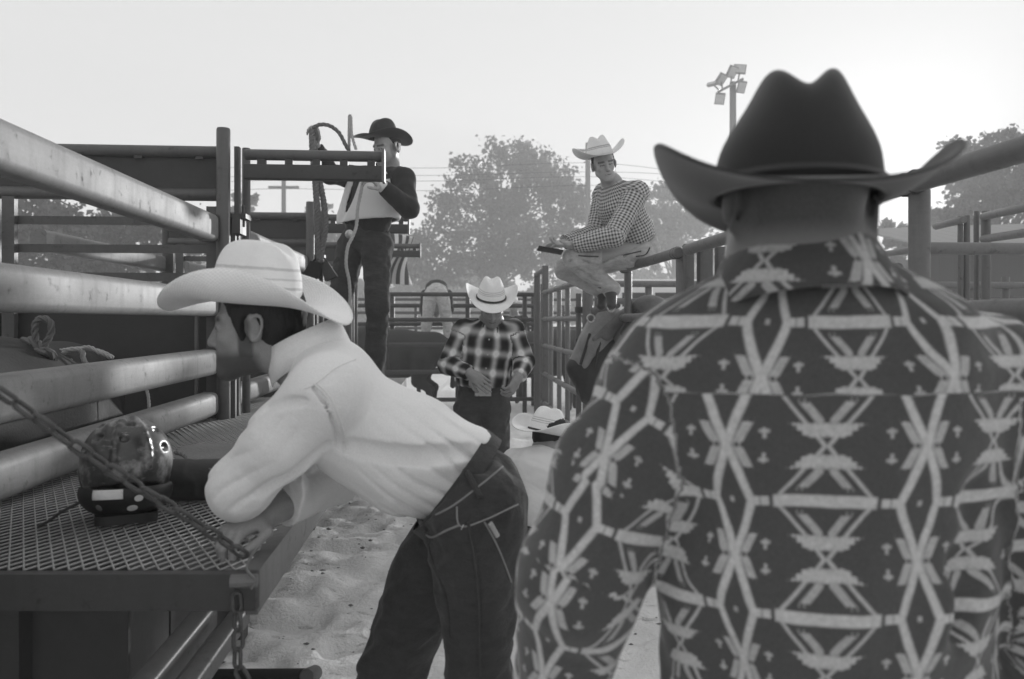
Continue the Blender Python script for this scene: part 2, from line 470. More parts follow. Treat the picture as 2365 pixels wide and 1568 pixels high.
# ------------------------------------------------------------ trees
def leaf_mat(name, col):
    m, b = new_mat(name); nt = m.node_tree
    c = coords(); n = noise(c, 0.7, 3, 0.5); n2 = noise(c, 9, 2, 0.5)
    f = (0.6 + n * 0.5 + n2 * 0.4) * col
    set_in(b.inputs['Base Color'], f); b.inputs['Roughness'].default_value = 0.55
    t = nt.nodes.new('ShaderNodeBsdfTranslucent'); mx = nt.nodes.new('ShaderNodeMixShader'); mx.inputs[0].default_value = 0.35
    set_in(t.inputs['Color'], f * 1.3)
    nt.links.new(b.outputs[0], mx.inputs[1]); nt.links.new(t.outputs[0], mx.inputs[2])
    nt.links.new(mx.outputs[0], nt.nodes['Material Output'].inputs['Surface']); MATS[name] = m
leaf_mat('leaf', 0.07); leaf_mat('leaf_pale', 0.10)
plain('bark', 0.10, 0.9, var=0.4, scale=4, bmp=0.6, bscale=30, bdist=0.02, stretch=(1, 1, 0.25))

def make_tree(base, lobes, trunk_top, nleaf, lsize, label, mat='leaf', seed=1, trunk_r=0.2, cl=0.45):
    rr = np.random.default_rng(seed); random.seed(seed)
    base = Vector(base); t = thing('leafy_tree', base, label, 'tree', 'trees behind the arena')
    mb = MB(); tt = Vector(trunk_top)
    mid = base.lerp(tt, 0.5) + Vector((random.uniform(-.2, .2), 0, 0))
    mb.tube(crom([base - Vector((0, 0, .3)), mid, tt], 6), [trunk_r * (1 - 0.6 * i / 12) for i in range(13)], 8).build('trunk', 'bark', t)
    lm = MB()
    w = np.array([l[1][0] * l[1][1] * l[1][2] for l in lobes]) ** 0.7; w /= w.sum()
    C = []; ncl = max(30, nleaf // 44)
    while len(C) < ncl:
        k = rr.choice(len(lobes), p=w); c, r = lobes[k]
        d = rr.normal(size=3); d /= np.linalg.norm(d)
        C.append(np.array(c) + d * np.array(r) * (rr.uniform(0.05, 1.0) ** 0.5) * rr.uniform(0.9, 1.15))
    C = np.array(C)
    for k in range(min(70, ncl)):
        c = Vector(C[k]); a = base.lerp(tt, random.uniform(0.35, 1.0)); m = a.lerp(c, 0.5) + Vector((0, 0, 0.12 * (c - a).length))
        r0 = trunk_r * 0.28
        lm.tube(crom([a, m, c], 4), [r0 * (1 - 0.85 * i / 8) for i in range(9)], 5)
    lm.build('limbs', 'bark', t)
    n = nleaf; ci = rr.integers(0, ncl, n)
    pos = C[ci] + rr.normal(size=(n, 3)) * cl * 0.62 * rr.uniform(0.35, 1.0, (n, 1)) * np.array([1, 1, 0.75])
    a = rr.normal(size=(n, 3)); a /= np.linalg.norm(a, axis=1)[:, None]
    b = np.cross(a, rr.normal(size=(n, 3))); b /= np.linalg.norm(b, axis=1)[:, None]; nn = np.cross(a, b)
    s = lsize * rr.uniform(0.5, 1.25, (n, 1))
    v0 = pos - a * s * 0.6; v1 = pos + b * s * 0.45 + nn * s * 0.12; v2 = pos + a * s * 0.65 - nn * s * 0.1; v3 = pos - b * s * 0.45 + nn * s * 0.12
    Vv = np.stack([v0, v1, v2, v3], 1).reshape(-1, 3); Fq = np.arange(4 * n).reshape(n, 4)
    obj('crown', Vv, Fq, mat, t, smooth=False)
    return t
def lobe(u, v, d, ru, rv, rd=None):
    k = d / FPX; p = W(u, v, d); return (tuple(p), (ru * k, (rd if rd else ru * 0.8) * k, rv * k))
def gnd(u, d): p = W(u, 740, d); return (p.x, p.y, 0)
D1 = 76
make_tree(gnd(1165, D1), [lobe(1170, 430, D1, 120, 95), lobe(1085, 400, D1, 55, 55), lobe(1225, 370, D1, 60, 50), lobe(1290, 450, D1, 70, 80),
    lobe(1050, 500, D1, 75, 70), lobe(1180, 560, D1, 170, 80), lobe(1330, 520, D1, 60, 80), lobe(985, 560, D1, 55, 55), lobe(1000, 620, D1, 75, 50), lobe(955, 600, D1, 45, 50), lobe(1120, 620, D1, 130, 45), lobe(1280, 600, D1, 90, 50), lobe(1390, 590, D1, 60, 50), lobe(1150, 350, D1, 40, 30)],
    W(1160, 470, D1), 21000, 0.38, 'tall broad hazy leafy tree behind the cross fence between two cowboys', seed=3, cl=1.1, trunk_r=0.4)
D2 = 80
make_tree(gnd(1560, D2), [lobe(1560, 480, D2, 80, 85), lobe(1530, 560, D2, 60, 60), lobe(1605, 530, D2, 55, 80), lobe(1590, 420, D2, 45, 40), lobe(1500, 470, D2, 40, 50), lobe(1640, 580, D2, 45, 40)],
    W(1555, 500, D2), 5200, 0.42, 'pale thin leafy tree right behind the seated cowboy', mat='leaf_pale', seed=8, trunk_r=0.28, cl=.9)
D3 = 56
make_tree(gnd(2290, D3), [lobe(2260, 430, D3, 110, 110), lobe(2350, 400, D3, 90, 100), lobe(2240, 360, D3, 55, 45), lobe(2320, 340, D3, 40, 40), lobe(2390, 480, D3, 110, 100), lobe(2215, 500, D3, 70, 60), lobe(2440, 390, D3, 90, 90)],
    W(2300, 430, D3), 10000, 0.36, 'leafy tree on the far right behind the sloping top rail', seed=12, cl=.85, trunk_r=.35)
D4 = 34
make_tree(gnd(250, D4), [lobe(230, 560, D4, 190, 100), lobe(60, 520, D4, 110, 120), lobe(400, 560, D4, 110, 90), lobe(-60, 500, D4, 120, 130), lobe(320, 500, D4, 90, 60), lobe(150, 640, D4, 200, 70)],
    W(240, 560, D4), 12000, 0.24, 'dark leafy tree on the left seen between the chute gate slats', seed=21, cl=.75, trunk_r=.3)
make_tree(gnd(560, 62), [lobe(555, 490, 62, 45, 45), lobe(525, 540, 62, 40, 45), lobe(590, 545, 62, 40, 40)],
    W(556, 520, 62), 1800, 0.5, 'small leafy tree between the two chute posts on the left', seed=25, trunk_r=0.1)
make_tree(gnd(745, 78), [lobe(745, 520, 78, 45, 55), lobe(775, 560, 78, 40, 40), lobe(700, 560, 78, 40, 40)],
    W(745, 540, 78), 2200, 0.55, 'small far tree behind the legs of the standing cowboy', seed=27, trunk_r=0.1)
make_tree(gnd(2080, 66), [lobe(2080, 560, 66, 60, 60), lobe(2150, 540, 66, 60, 60), lobe(1990, 590, 66, 50, 50)],
    W(2085, 570, 66), 2400, 0.6, 'hazy round tree beyond the right fence below the low sun', mat='leaf_pale', seed=29, trunk_r=0.12)
# far wood closing the horizon
n = 26000; rr = np.random.default_rng(77)
ux = rr.uniform(-300, 2800, n); dd = rr.uniform(100, 135, n)
top = 640 + 26 * np.sin(ux * 0.011) + 16 * np.sin(ux * 0.037 + 1) + 9 * np.sin(ux * 0.09)
vv = top + (745 - top) * rr.uniform(0, 1, n) ** 1.0
pos = np.stack([(ux - CU) / FPX * dd, dd, CAMZ - (vv - CV) / FPX * dd], 1)
a = rr.normal(size=(n, 3)); a /= np.linalg.norm(a, axis=1)[:, None]
b = np.cross(a, rr.normal(size=(n, 3))); b /= np.linalg.norm(b, axis=1)[:, None]
s = rr.uniform(0.35, 0.9, (n, 1))
Vv = np.stack([pos - a * s, pos + b * s * 0.7, pos + a * s, pos - b * s * 0.7], 1).reshape(-1, 3)
tag(obj('far_wood', Vv, np.arange(4 * n).reshape(n, 4), 'leaf', smooth=False), 'hazy far-off wood along the horizon', 'wood', kind='stuff')

# ------------------------------------------------------------ bucking chutes on the left
steel('beam_steel', 0.20, 0.6, 0.65)
steel('post_steel', 0.085, 0.5, 0.7)
steel('dark_steel', 0.04, 0.5, 0.7)
steel('rail_steel', 0.13, 0.5, 0.7)
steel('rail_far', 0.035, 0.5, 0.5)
plain('sheet', 0.04, 0.6, var=0.45, scale=3, bmp=0.3, bscale=14, bdist=0.006)
plain('black', 0.012, 0.8, var=0.3)
ZP = 0.90                                   # height of the walkway deck
LF = -1.155                                  # alley-side face of the chute fence
BEAMS = ((1.862, 0.068), (1.487, 0.066), (1.192, 0.064), (0.984, 0.058))
def chute(s0, s1, name_label, first=False):
    t = thing('bucking_chute', FR(LF, s1, 0), name_label, 'chute', 'bucking chutes along the alley')
    for i, (z, hh) in enumerate(BEAMS):
        bar('side_beam', FR(LF - 0.05, s0, z), FR(LF - 0.05, s1 - 0.035, z), 0.05, hh, 'beam_steel', t, rad=0.028)
        MB().prism(FR(LF - 0.05, s1 - 0.045, z), FR(LF - 0.05, s1 - 0.030, z), (0, 0, 1), 0.054, hh + .004, 0.03).build('weld', 'dark_steel', t)
    n_ = max(2, int((s1 - s0) / 0.8)); st = (s1 - s0) / n_
    for k in range(n_): bar('kick_panel', FR(LF - 0.07, s0 + k * st + .005, 0.44), FR(LF - 0.07, s0 + (k + 1) * st - .005, 0.44), 0.008, 0.44, 'sheet', t)
    for z, hh in BEAMS:                     # the far side of the chute
        bar('back_beam', FR(-2.35, s0 + 0.25, z), FR(-2.35, s1 + 0.15, z), 0.045, hh * 0.9, 'beam_steel', t, rad=0.025)
    # main post and the slim gate stiles next to it
    pipe('post', FR(LF + 0.012, s1, -0.05), FR(LF + 0.012, s1, 2.37), 0.034, 'post_steel', t)
    pipe('post', FR(-2.35, s1 + 0.2, -0.05), FR(-2.35, s1 + 0.2, 2.35), 0.04, 'dark_steel', t)
    bar('gate_stile', FR(LF + 0.045, s1 + 0.05, 0.0), FR(LF + 0.045, s1 + 0.05, 1.93), 0.014, 0.016, 'post_steel', t, up=EB)
    bar('gate_stile', FR(LF + 0.04, s1 + 0.16, 0.0), FR(LF + 0.04, s1 + 0.16, 2.31), 0.02, 0.012, 'post_steel', t, up=EB)
    pipe('gate_stile', FR(LF + 0.055, s1 + 0.28, 0.0), FR(LF + 0.055, s1 + 0.28, 2.33), 0.022, 'post_steel', t)
    # latch bracket
    mb = MB(); c = FR(LF + 0.075, s1 + 0.06, 1.93)
    mb.box(c, EB * 0.045, EA * 0.05, Vector((0, 0, 0.012))).box(c + Vector((0, 0, -0.04)), EB * 0.02, EA * 0.06, Vector((0, 0, 0.05)))
    mb.tube([c + EB * 0.03 - EA * 0.05, c + EB * 0.03 + EA * 0.09], 0.012, 8)
    mb.tube([c + EB * 0.02 + Vector((0, 0, -.05)), c + EB * 0.02 + Vector((0, 0, .06))], 0.009, 8)
    mb.build('latch', 'dark_steel', t)
    return t
t1 = chute(0.9, 4.12, 'nearest bucking chute on the left with thick sloping steel beams')
t2 = chute(4.5, 6.62, 'second bucking chute behind the straw-hatted leaning cowboy')
t3 = chute(7.0, 9.12, 'far bucking chute behind the legs of the standing cowboy')
def cross_gate(s, label, near=True):
    t = thing('divider_gate', FR(-1.7, s, 0), label, 'gate', 'divider gates between the chutes')
    La, Lb = -2.30, LF - 0.026
    rr_ = 0.030
    pipe('top_rail', FR(La, s, 2.265), FR(Lb, s, 2.265), rr_, 'post_steel', t)
    bar('upper_sheet', FR(La, s + 0.012, 2.155), FR(Lb, s + 0.012, 2.155), 0.006, 0.083, 'sheet', t)
    pipe('mid_rail', FR(La, s, 2.045), FR(Lb, s, 2.045), 0.032, 'post_steel', t)
    for k in range(4):
        L = La + (Lb - La) * (0.1 + 0.27 * k)
        MB().box(FR(L, s - 0.012, 2.232), EB * 0.02, EA * 0.006, Vector((0, 0, 0.007))).build('bolt_tab', 'dark_steel', t)
    for z in (1.907, 1.765, 1.622, 1.50):
        bar('slat', FR(La + 0.12, s, z), FR(Lb + 0.02, s, z), 0.008, 0.021, 'post_steel', t)
    bar('stile', FR(La + 0.10, s - 0.03, 0.1), FR(La + 0.10, s - 0.03, 2.02), 0.018, 0.03, 'post_steel', t, up=EB)
    bar('stile', FR(La + 0.02, s - 0.03, 0.1), FR(La + 0.02, s - 0.03, 2.02), 0.022, 0.03, 'dark_steel', t, up=EB)
    bar('stile', FR(Lb - 0.03, s - 0.02, 0.1), FR(Lb - 0.03, s - 0.02, 1.98), 0.026, 0.026, 'post_steel', t, up=EB)
    z0 = 0.35
    for k, hgt in enumerate((0.27, 0.27, 0.25, 0.31)):      # sheeted lower half in boards
        bar('board', FR(La + 0.03, s + 0.03, z0 + hgt / 2), FR(Lb, s + 0.03, z0 + hgt / 2), 0.012, hgt / 2 - 0.006, 'sheet', t)
        z0 += hgt
    for z in (1.33, 1.02):
        mb = MB(); c = FR(Lb - 0.10, s - 0.02, z)
        mb.tube(crom([c + Vector((0, 0, .11)) + EA * 0.03, c + Vector((0, 0, .10)) - EA * 0.03, c + Vector((0, 0, -.10)) - EA * 0.03, c + Vector((0, 0, -.11)) + EA * 0.03], 4), 0.011, 8)
        mb.build('handle', 'rail_steel', t)
    # the latch beam that reaches out over the walkway
    if near:
        a, b = LF + 0.10, -0.355
        pipe('arm_rail', FR(a, s, 2.255), FR(b, s, 2.255), 0.028, 'post_steel', t)
        bar('arm_beam', FR(a, s, 2.165), FR(b, s, 2.165), 0.03, 0.038, 'dark_steel', t, rad=0.006)
        bar('arm_plate', FR(b, s, 2.205), FR(b + 0.014, s, 2.205), 0.045, 0.085, 'rail_steel', t)
        for k in range(5):
            L = a + (b - a) * (0.12 + 0.2 * k)
            MB().box(FR(L, s, 2.216), EB * 0.02, EA * 0.02, Vector((0, 0, 0.016))).build('arm_spacer', 'dark_steel', t)
    return t
cross_gate(4.20, 'nearest divider gate with sheet top and arm hiding the dark-hatted cowboy')
cross_gate(6.72, 'second divider gate beyond the first chute post')
cross_gate(9.22, 'third divider gate, its arm end shown beside the striped flag')

# ------------------------------------------------------------ raised walkway
LR = -0.394; SW0, SW1 = 1.615, 7.0
t = thing('walkway', FR(-0.8, 1.7, 0), 'raised steel walkway with mesh deck under the helmet and leaning cowboy', 'walkway')
steel('deck_steel', 0.11, 0.45, 0.7)
mb = MB()
def front_s(L): return SW0 + (L - LR) * -0.075          # front edge runs slightly askew
Hn = 0.042
mb.prism(FR(LR, SW0, ZP - Hn), FR(LR, SW1, ZP - Hn), (0, 0, 1), 0.012, Hn)                 # right side channel
mb.prism(FR(LR - 0.03, SW0 + 0.02, ZP - 0.004), FR(LR - 0.03, SW1, ZP - 0.004), (0, 0, 1), 0.03, 0.0035)
mb.build('side_channel', 'deck_steel', t)
MB().prism(FR(-1.75, front_s(-1.75), ZP - 0.036), FR(LR + 0.012, front_s(LR), ZP - 0.036), (0, 0, 1), 0.012, 0.036).build('front_channel', 'dark_steel', t)
for s in np.arange(2.3, 6.9, 0.82):
    bar('joist', FR(-1.2, float(s), ZP - 0.055), FR(LR - 0.02, float(s), ZP - 0.055), 0.02, 0.045, 'dark_steel', t)
# expanded-metal deck
steel('mesh_steel', 0.34, 0.55, 0.4)
vs, fs = [], []
pL, pS = 0.030, 0.056       # diamond: across, along
s_end = 5.2; L = -1.42; row = 0
while L < LR - 0.03:
    n = int((s_end - SW0) / (pS / 2)); q0 = None
    for i in range(n + 1):
        s_ = SW0 + 0.012 + i * pS / 2 + front_s(L) - SW0
        l = L + (pL / 2 if (i + row) % 2 else 0)
        q = len(vs)
        for dl, dz in ((-0.0022, 0.0), (0.0, 0.0025), (0.0022, 0.0005), (0.0, -0.002)):
            vs.append(FR(l + dl, s_, ZP + 0.001 + dz))
        if q0 is not None:
            for k in range(4): fs.append((q0 + k, q0 + (k + 1) % 4, q + (k + 1) % 4, q + k))
        q0 = q
    L += pL / 2; row += 1
me_deck = obj('deck_mesh', [tuple(p) for p in vs], np.array(fs), 'mesh_steel', t, smooth=False); me_deck['kind'] = 'stuff'
bar('far_deck', FR(-0.79, 5.2, ZP - 0.006), FR(-0.79, SW1, ZP - 0.006), 0.38, 0.006, 'deck_steel', t)
# legs, skirt, and an added side sheet keeping light out under the deck
for s in (1.9, 3.6, 5.4, 6.9):
    for L in (-0.93, -1.15):
        bar('leg', FR(L, s, 0), FR(L, s, ZP - 0.15), 0.03, 0.03, 'dark_steel', t, up=EA)
for k, (L0, L1) in enumerate(((-1.75, -1.30), (-1.285, -0.93), (-0.915, -0.70))):
    bar('skirt_panel', FR(L0, 1.80 + 0.03 * (k % 2), 0.44), FR(L1, 1.80 + 0.03 * (k % 2), 0.44), 0.006, 0.44, 'sheet', t)
for k in range(5): bar('shade_panel', FR(-0.98, 1.86 + k, 0.43), FR(-0.98, 2.84 + k, 0.43), 0.008, 0.42, 'sheet', t)
for L in (-1.29, -0.92): bar('skirt_post', FR(L, 1.77, 0), FR(L, 1.77, 0.84), 0.02, 0.03, 'dark_steel', t, up=EA)
bar('lower_runner', FR(-0.61, 1.2, 0.66), FR(-0.61, 2.05, 0.66), 0.026, 0.03, 'deck_steel', t, rad=0.01)
bar('lower_runner', FR(-0.525, 1.2, 0.66), FR(-0.525, 2.05, 0.66), 0.022, 0.024, 'deck_steel', t, rad=0.01)
# pin with cotter at the deck corner
mb = MB(); c = FR(LR - 0.0, SW0 - 0.035, ZP - 0.005)
mb.tube([c - EB * 0.03 + Vector((0, 0, 0)), c + EB * 0.02], 0.013, 10)
mb.build('corner_pin', 'rail_steel', t)
c2 = c + Vector((0.0, -0.012, 0))
MB().tube(crom([c2 + EB * 0.012 + Vector((0, 0, -.012)), c2 + EB * 0.02 + Vector((0, 0, .004)), c2 + EB * 0.004 + Vector((0, 0, .026)), c2 + EB * 0.010 + Vector((0, .01, .05)), c2 + EB * 0.026 + Vector((0, .015, .066))], 6), 0.0028, 7).build('cotter_pin', 'rail_steel', t)

# step pipe at the bottom of the frame
t = thing('step_rail', W(600, 1560, 2.35), 'black round step pipe low in front of the walkway', 'rail')
pipe('pipe', W(430, 1562, 2.36), W(722, 1560, 2.40), 0.021, 'black', t)
pipe('end_cap', W(708, 1562, 2.37), W(728, 1553, 2.48), 0.023, 'post_steel', t)
pipe('stand', W(480, 1562, 2.36), W(480, 1562, 2.36) - Vector((0, 0, 0.37)), 0.02, 'black', t)

# ------------------------------------------------------------ right-hand pipe fence
LG = 1.30; RZ = (1.79, 1.42, 1.05, 0.66, 0.25)
def pipe_panel(s0, s1, label, posts, rails=RZ, r=0.031, L=LG, mat='rail_steel', zt=1.80):
    t = thing('pipe_panel', FR(L, s0, 0), label, 'fence panel', 'pipe panels of the right-hand fence')
    for z in rails: pipe('rail', FR(L, s0, z), FR(L, s1, z), r, mat, t)
    for s in posts:
        pipe('post', FR(L + 0.03, s, 0), FR(L + 0.03, s, zt - 0.025), r * 0.95, mat, t)
        for z in rails:                     # weld beads and grime where rail meets post
            mb = MB()
            for sg in (-1, 1):
                c = FR(L + 0.004, s + sg * r * 0.9, z)
                mb.tube([c + EB * (r * 1.02 * math.cos(a)) + Vector((0, 0, r * 1.02 * math.sin(a))) + EA * random.uniform(-.002, .002) for a in np.linspace(0, 2 * math.pi, 14, endpoint=False)], 0.0045, 5, closed=True)
            mb.build('weld', 'dark_steel', t)
    return t
pipe_panel(1.2, 4.30, 'nearest pipe fence panel on the right with a sloping top rail', (2.17,))
pipe_panel(4.46, 5.95, 'pipe fence panel whose top rail carries the seated cowboy', (5.90, 4.52))
pipe_panel(7.75, 11.2, 'far pipe fence panel between the seated cowboy and the corner post', (7.80, 9.0, 9.7, 10.5, 11.1))
t = thing('gate_posts', FR(LG, 4.38, 0), 'cluster of three thick steel posts right of the seated cowboy', 'post')
for u, s, hh in ((1590, 4.40, 1.83), (1627, 4.48, 1.83), (1662, 4.56, 1.83)):
    L = Lu(u, s); bar('post', FR(L, s, 0), FR(L, s, hh), 0.026 if u != 1627 else 0.042, 0.03, 'post_steel', t, up=EA, rad=0.012)
bar('cap_plate', FR(Lu(1584, 4.4), 4.44, 1.815), FR(Lu(1615, 4.4), 4.46, 1.815), 0.02, 0.012, 'post_steel', t)
t = thing('gate_posts', FR(LG, 7.6, 0), 'pair of rough steel gate posts below the knees of the seated cowboy', 'post')
for u, s, r_ in ((1336, 7.6, 0.028), (1357, 7.4, 0.05), (1382, 7.55, 0.04)):
    L = Lu(u, s); pipe('post', FR(L, s, 0), FR(L, s, 1.66), r_, 'post_steel', t)
for z in (1.2, 1.5): MB().box(FR(Lu(1340, 7.5), 7.5, z), EB * 0.05, EA * 0.03, Vector((0, 0, 0.03))).build('hinge', 'dark_steel', t)
# corner at the end of the alley
t = thing('corner_post', FR(Lu(1243, 11.4), 11.4, 0), 'tall corner posts where the cross fence meets the right-hand fence', 'post')
for u, s, zt in ((1240, 11.35, 2.08), (1259, 11.0, 2.16), (1250, 11.9, 1.95)):
    L = Lu(u, s); bar('post', FR(L, s, 0), FR(L, s, zt), 0.045, 0.035, 'post_steel', t, up=EA, rad=0.015)
pipe('bridge', FR(Lu(1238, 11.35), 11.3, 2.06), FR(Lu(1262, 11.0), 11.0, 2.13), 0.035, 'rail_steel', t)

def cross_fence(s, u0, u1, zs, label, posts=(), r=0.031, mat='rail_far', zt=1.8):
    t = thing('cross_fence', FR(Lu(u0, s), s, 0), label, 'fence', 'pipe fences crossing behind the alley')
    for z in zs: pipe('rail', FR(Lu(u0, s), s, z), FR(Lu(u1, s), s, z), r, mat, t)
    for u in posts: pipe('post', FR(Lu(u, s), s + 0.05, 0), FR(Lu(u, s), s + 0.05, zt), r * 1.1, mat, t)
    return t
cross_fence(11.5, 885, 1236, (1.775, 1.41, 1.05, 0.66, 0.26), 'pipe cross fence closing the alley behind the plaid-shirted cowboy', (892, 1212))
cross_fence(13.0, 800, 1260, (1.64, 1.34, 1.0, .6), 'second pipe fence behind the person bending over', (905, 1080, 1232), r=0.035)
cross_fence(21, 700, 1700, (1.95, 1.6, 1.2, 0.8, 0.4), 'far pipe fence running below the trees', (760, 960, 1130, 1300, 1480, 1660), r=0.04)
cross_fence(8.6, 1395, 2364, (1.80, 1.61, 1.26), 'pipe fence right of the seated cowboy behind the post cluster', (1500, 1800, 2250), r=0.036, mat='rail_steel')
cross_fence(3.75, 2120, 2600, (1.755,), 'thick level pipe rail on the far right behind the nearest post', (2560,), r=0.031, mat='rail_steel', zt=1.75)
t = thing('pipe_panel', FR(2.2, 6.0, 0), 'pipe fence panel seen at an angle on the far right', 'fence panel', 'pipe panels of the right-hand fence')
for (ua, va, da), (ub, vb, db), r_ in (((2160, 523, 7.0), (2225, 507, 6.4), .03), ((2270, 500, 6.1), (2420, 468, 4.9), .03), ((2270, 552, 6.1), (2420, 530, 4.9), .03), ((2010, 592, 8.0), (2120, 575, 7.0), .03)):
    pipe('rail', W(ua, va, da), W(ub, vb, db), r_, 'rail_steel', t)
for u, v, d, r_ in ((2217, 500, 6.5, .022), (2232, 498, 6.5, .024), (2254, 488, 6.2, .02), (2276, 488, 6.1, .034)):
    a = W(u, v, d); pipe('post', (a.x, a.y, 0), a, r_, 'post_steel', t)
cross_fence(12.5, 2000, 2700, (1.75, 1.5, 1.25), 'low far pipe fence behind the far right posts', (2110, 2340), r=0.04)
cross_fence(6.9, 2000, 2700, (1.72, 1.57, 1.2, 0.8), 'mid-distance pipe fence on the right above the patterned shoulder', (2330,), r=0.032, mat='rail_steel')

# ------------------------------------------------------------ barn, trailer, poles
plain('barn_wall', 0.06, 0.8, var=0.2, scale=0.6, stretch=(6, 1, 0.3), bmp=0)
plain('barn_roof', 0.25, 0.6, var=0.2, scale=0.8, bmp=0)
t = thing('barn', W(2300, 740, 26), 'low grey barn with long sloping roof on the far right', 'barn')
a, b = W(2130, 640, 26), W(2700, 640, 24)
for k in range(14):
    p, q = a.lerp(b, k / 14), a.lerp(b, (k + 1) / 14)
    MB().prism((p.x + .004, p.y, 1.9), (q.x - .004, q.y, 1.9), (0, 0, 1), 0.05, 1.9).build('wall_panel', 'barn_wall', t)
for k in range(14):
    p, q = a.lerp(b, k / 14), a.lerp(b, (k + 1) / 14)
    vs = [(p.x, p.y - 0.5, 3.7), (q.x - .02, q.y - 0.5, 3.7), (q.x - .02, q.y + 5, 4.9), (p.x, p.y + 5, 4.9)]
    vs += [(x, y, z + 0.06) for x, y, z in vs]
    obj('roof_panel', vs, [(3, 2, 1, 0), (4, 5, 6, 7), (0, 1, 5, 4), (1, 2, 6, 5), (2, 3, 7, 6), (3, 0, 4, 7)], 'barn_roof', t, smooth=False)
plain('trailer_white', 0.7, 0.5, var=0.1, bmp=0); plain('tyre', 0.02, 0.9)
t = thing('stock_trailer', W(1530, 740, 24), 'pale stock trailer behind the rails right of the seated cowboy', 'trailer')
c = W(1530, 700, 24); MB().prism((c.x - 1.6, c.y, 1.75), (c.x + 1.5, c.y, 1.75), (0, 0, 1), 1.0, 0.85, 0.12).build('body', 'trailer_white', t)
for k in range(3): MB().box((c.x - 1.0 + 0.95 * k, c.y - 1.01, 2.0), (0.36, 0, 0), (0, 0.02, 0), (0, 0, 0.2)).build('window', 'black', t)
for dx in (-0.4, 0.5):
    mb = MB(); mb.tube([(c.x + dx, c.y - 1.0, 0.36), (c.x + dx, c.y - 0.75, 0.36)], 0.36, 18); mb.build('wheel', 'tyre', t)
MB().prism((c.x + 1.5, c.y, 0.95), (c.x + 2.6, c.y, 0.6), (0, 0, 1), 0.06, 0.06).build('drawbar', 'dark_steel', t)
plain('pole_wood', 0.22, 0.85, var=0.3, stretch=(1, 1, .2), bmp=0.3, bscale=20)
plain('lamp_housing', 0.25, 0.4, bmp=0); plain('lamp_glass', 0.5, 0.15, bmp=0)
def utility_pole(u, vtop, d, label, r=0.13, arm=True):
    t = thing('utility_pole', gnd(u, d), label, 'pole', 'wooden utility poles'); p = W(u, vtop, d)
    MB().tube([(p.x, p.y, -0.2), (p.x, p.y, p.z)], [r * 1.15, r * 0.85], 10).build('pole', 'pole_wood', t)
    if arm: MB().box((p.x, p.y, p.z - 0.4), (0.8, 0, 0), (0, .06, 0), (0, 0, .06)).build('crossarm', 'pole_wood', t)
    return p
pA = utility_pole(655, 415, 42, 'wooden utility pole between the chute posts and the hanging ropes')
pB = utility_pole(1357, 330, 42, 'wooden utility pole right behind the seated cowboy\'s back', r=0.15)
plain('wire', 0.05, 0.6, bmp=0)
for k, (va, vb, vc) in enumerate(((376, 388, 398), (397, 405, 406), (408, 418, 425), (428, 440, 437))):
    pts = [W(470, va + 14, 43), W(655, va + 8, 42), W(1010, vb, 42), W(1357, va, 42), W(1600, vc, 43), W(2000, vc + 30, 46)]
    wr = MB().tube(crom(pts, 6), 0.011, 5).build('power_line', 'wire')
    tag(wr, ('topmost', 'second', 'third', 'lowest')[k] + ' of the four thin power lines across the sky', 'power line', 'power lines across the sky')
# floodlight mast
t = thing('floodlight_mast', gnd(1690, 30), 'floodlight mast with six lamps against the sky left of the big dark hat', 'light pole')
k30 = 30 / FPX; top = W(1692, 190, 30)
MB().tube([(top.x, top.y, -0.2), (top.x, top.y, top.z)], [0.17, 0.12], 12).build('mast', 'pole_wood', t)
q = lambda u, v: W(u, v, 30 - 0.25)
MB().tube([q(1657, 213), q(1700, 190), q(1716, 182)], 0.045, 8).build('crossarm', 'lamp_housing', t)
for (u, v, ju, jv, ax, w_, h_) in ((1645, 194, 1660, 208, (-.8, -.5, .45), .5, .12), (1665, 183, 1668, 205, (.25, -.5, -.5), .34, .44), (1690, 166, 1688, 192, (.2, -.6, -.4), .34, .44), (1708, 160, 1704, 188, (-.2, -.7, .1), .46, .34), (1712, 201, 1714, 184, (-.1, -.7, -.5), .3, .44), (1662, 228, 1660, 212, (-.2, -.6, -.5), .36, .42)):
    c = q(u, v); n_ = Vector(ax).normalized(); x_ = n_.cross(Vector((0.15, 0, 1))).normalized(); y_ = x_.cross(n_)
    lamp = MB().box(c, x_ * w_ * 0.5, y_ * h_ * 0.5, n_ * 0.06).build('floodlight', 'lamp_housing', t, smooth=False)
    MB().box(c + n_ * 0.064, x_ * w_ * 0.43, y_ * h_ * 0.43, n_ * 0.006).build('glass', 'lamp_glass', lamp, smooth=False)
    MB().tube([q(ju, jv), c - n_ * 0.05], 0.03, 6).build('bracket', 'lamp_housing', lamp)

# ------------------------------------------------------------ people: shared builders
def skin_mat(name, col, stub=0.8):
    m, b = new_mat(name); c = coords()
    s = E(E.nt.nodes.new('ShaderNodeAttribute').outputs['Fac']); s.v.node.attribute_name = 'stubble_shade'
    n = noise(c, 40, 4, 0.6); n2 = noise(c, 8, 3, 0.5); n3 = noise(c, 420, 2, 0.7)
    base = (0.70 + n * 0.22 + n2 * 0.22 + (n3 - 0.5) * 0.5) * col
    f = base * (1 - s * stub * (0.65 + n3 * 0.5).clamp())
    set_in(b.inputs['Base Color'], f); b.inputs['Roughness'].default_value = 0.52
    b.inputs['Subsurface Weight'].default_value = 0.12; b.inputs['Subsurface Radius'].default_value = (0.006, 0.006, 0.006)
    b.inputs['Specular IOR Level'].default_value = 0.35
    bump(b, noise(c, 300, 3, 0.6), 0.25, 0.0012); MATS[name] = m
skin_mat('skin', 0.40); skin_mat('skin_tan', 0.30); skin_mat('skin_neck', 0.32, .85)
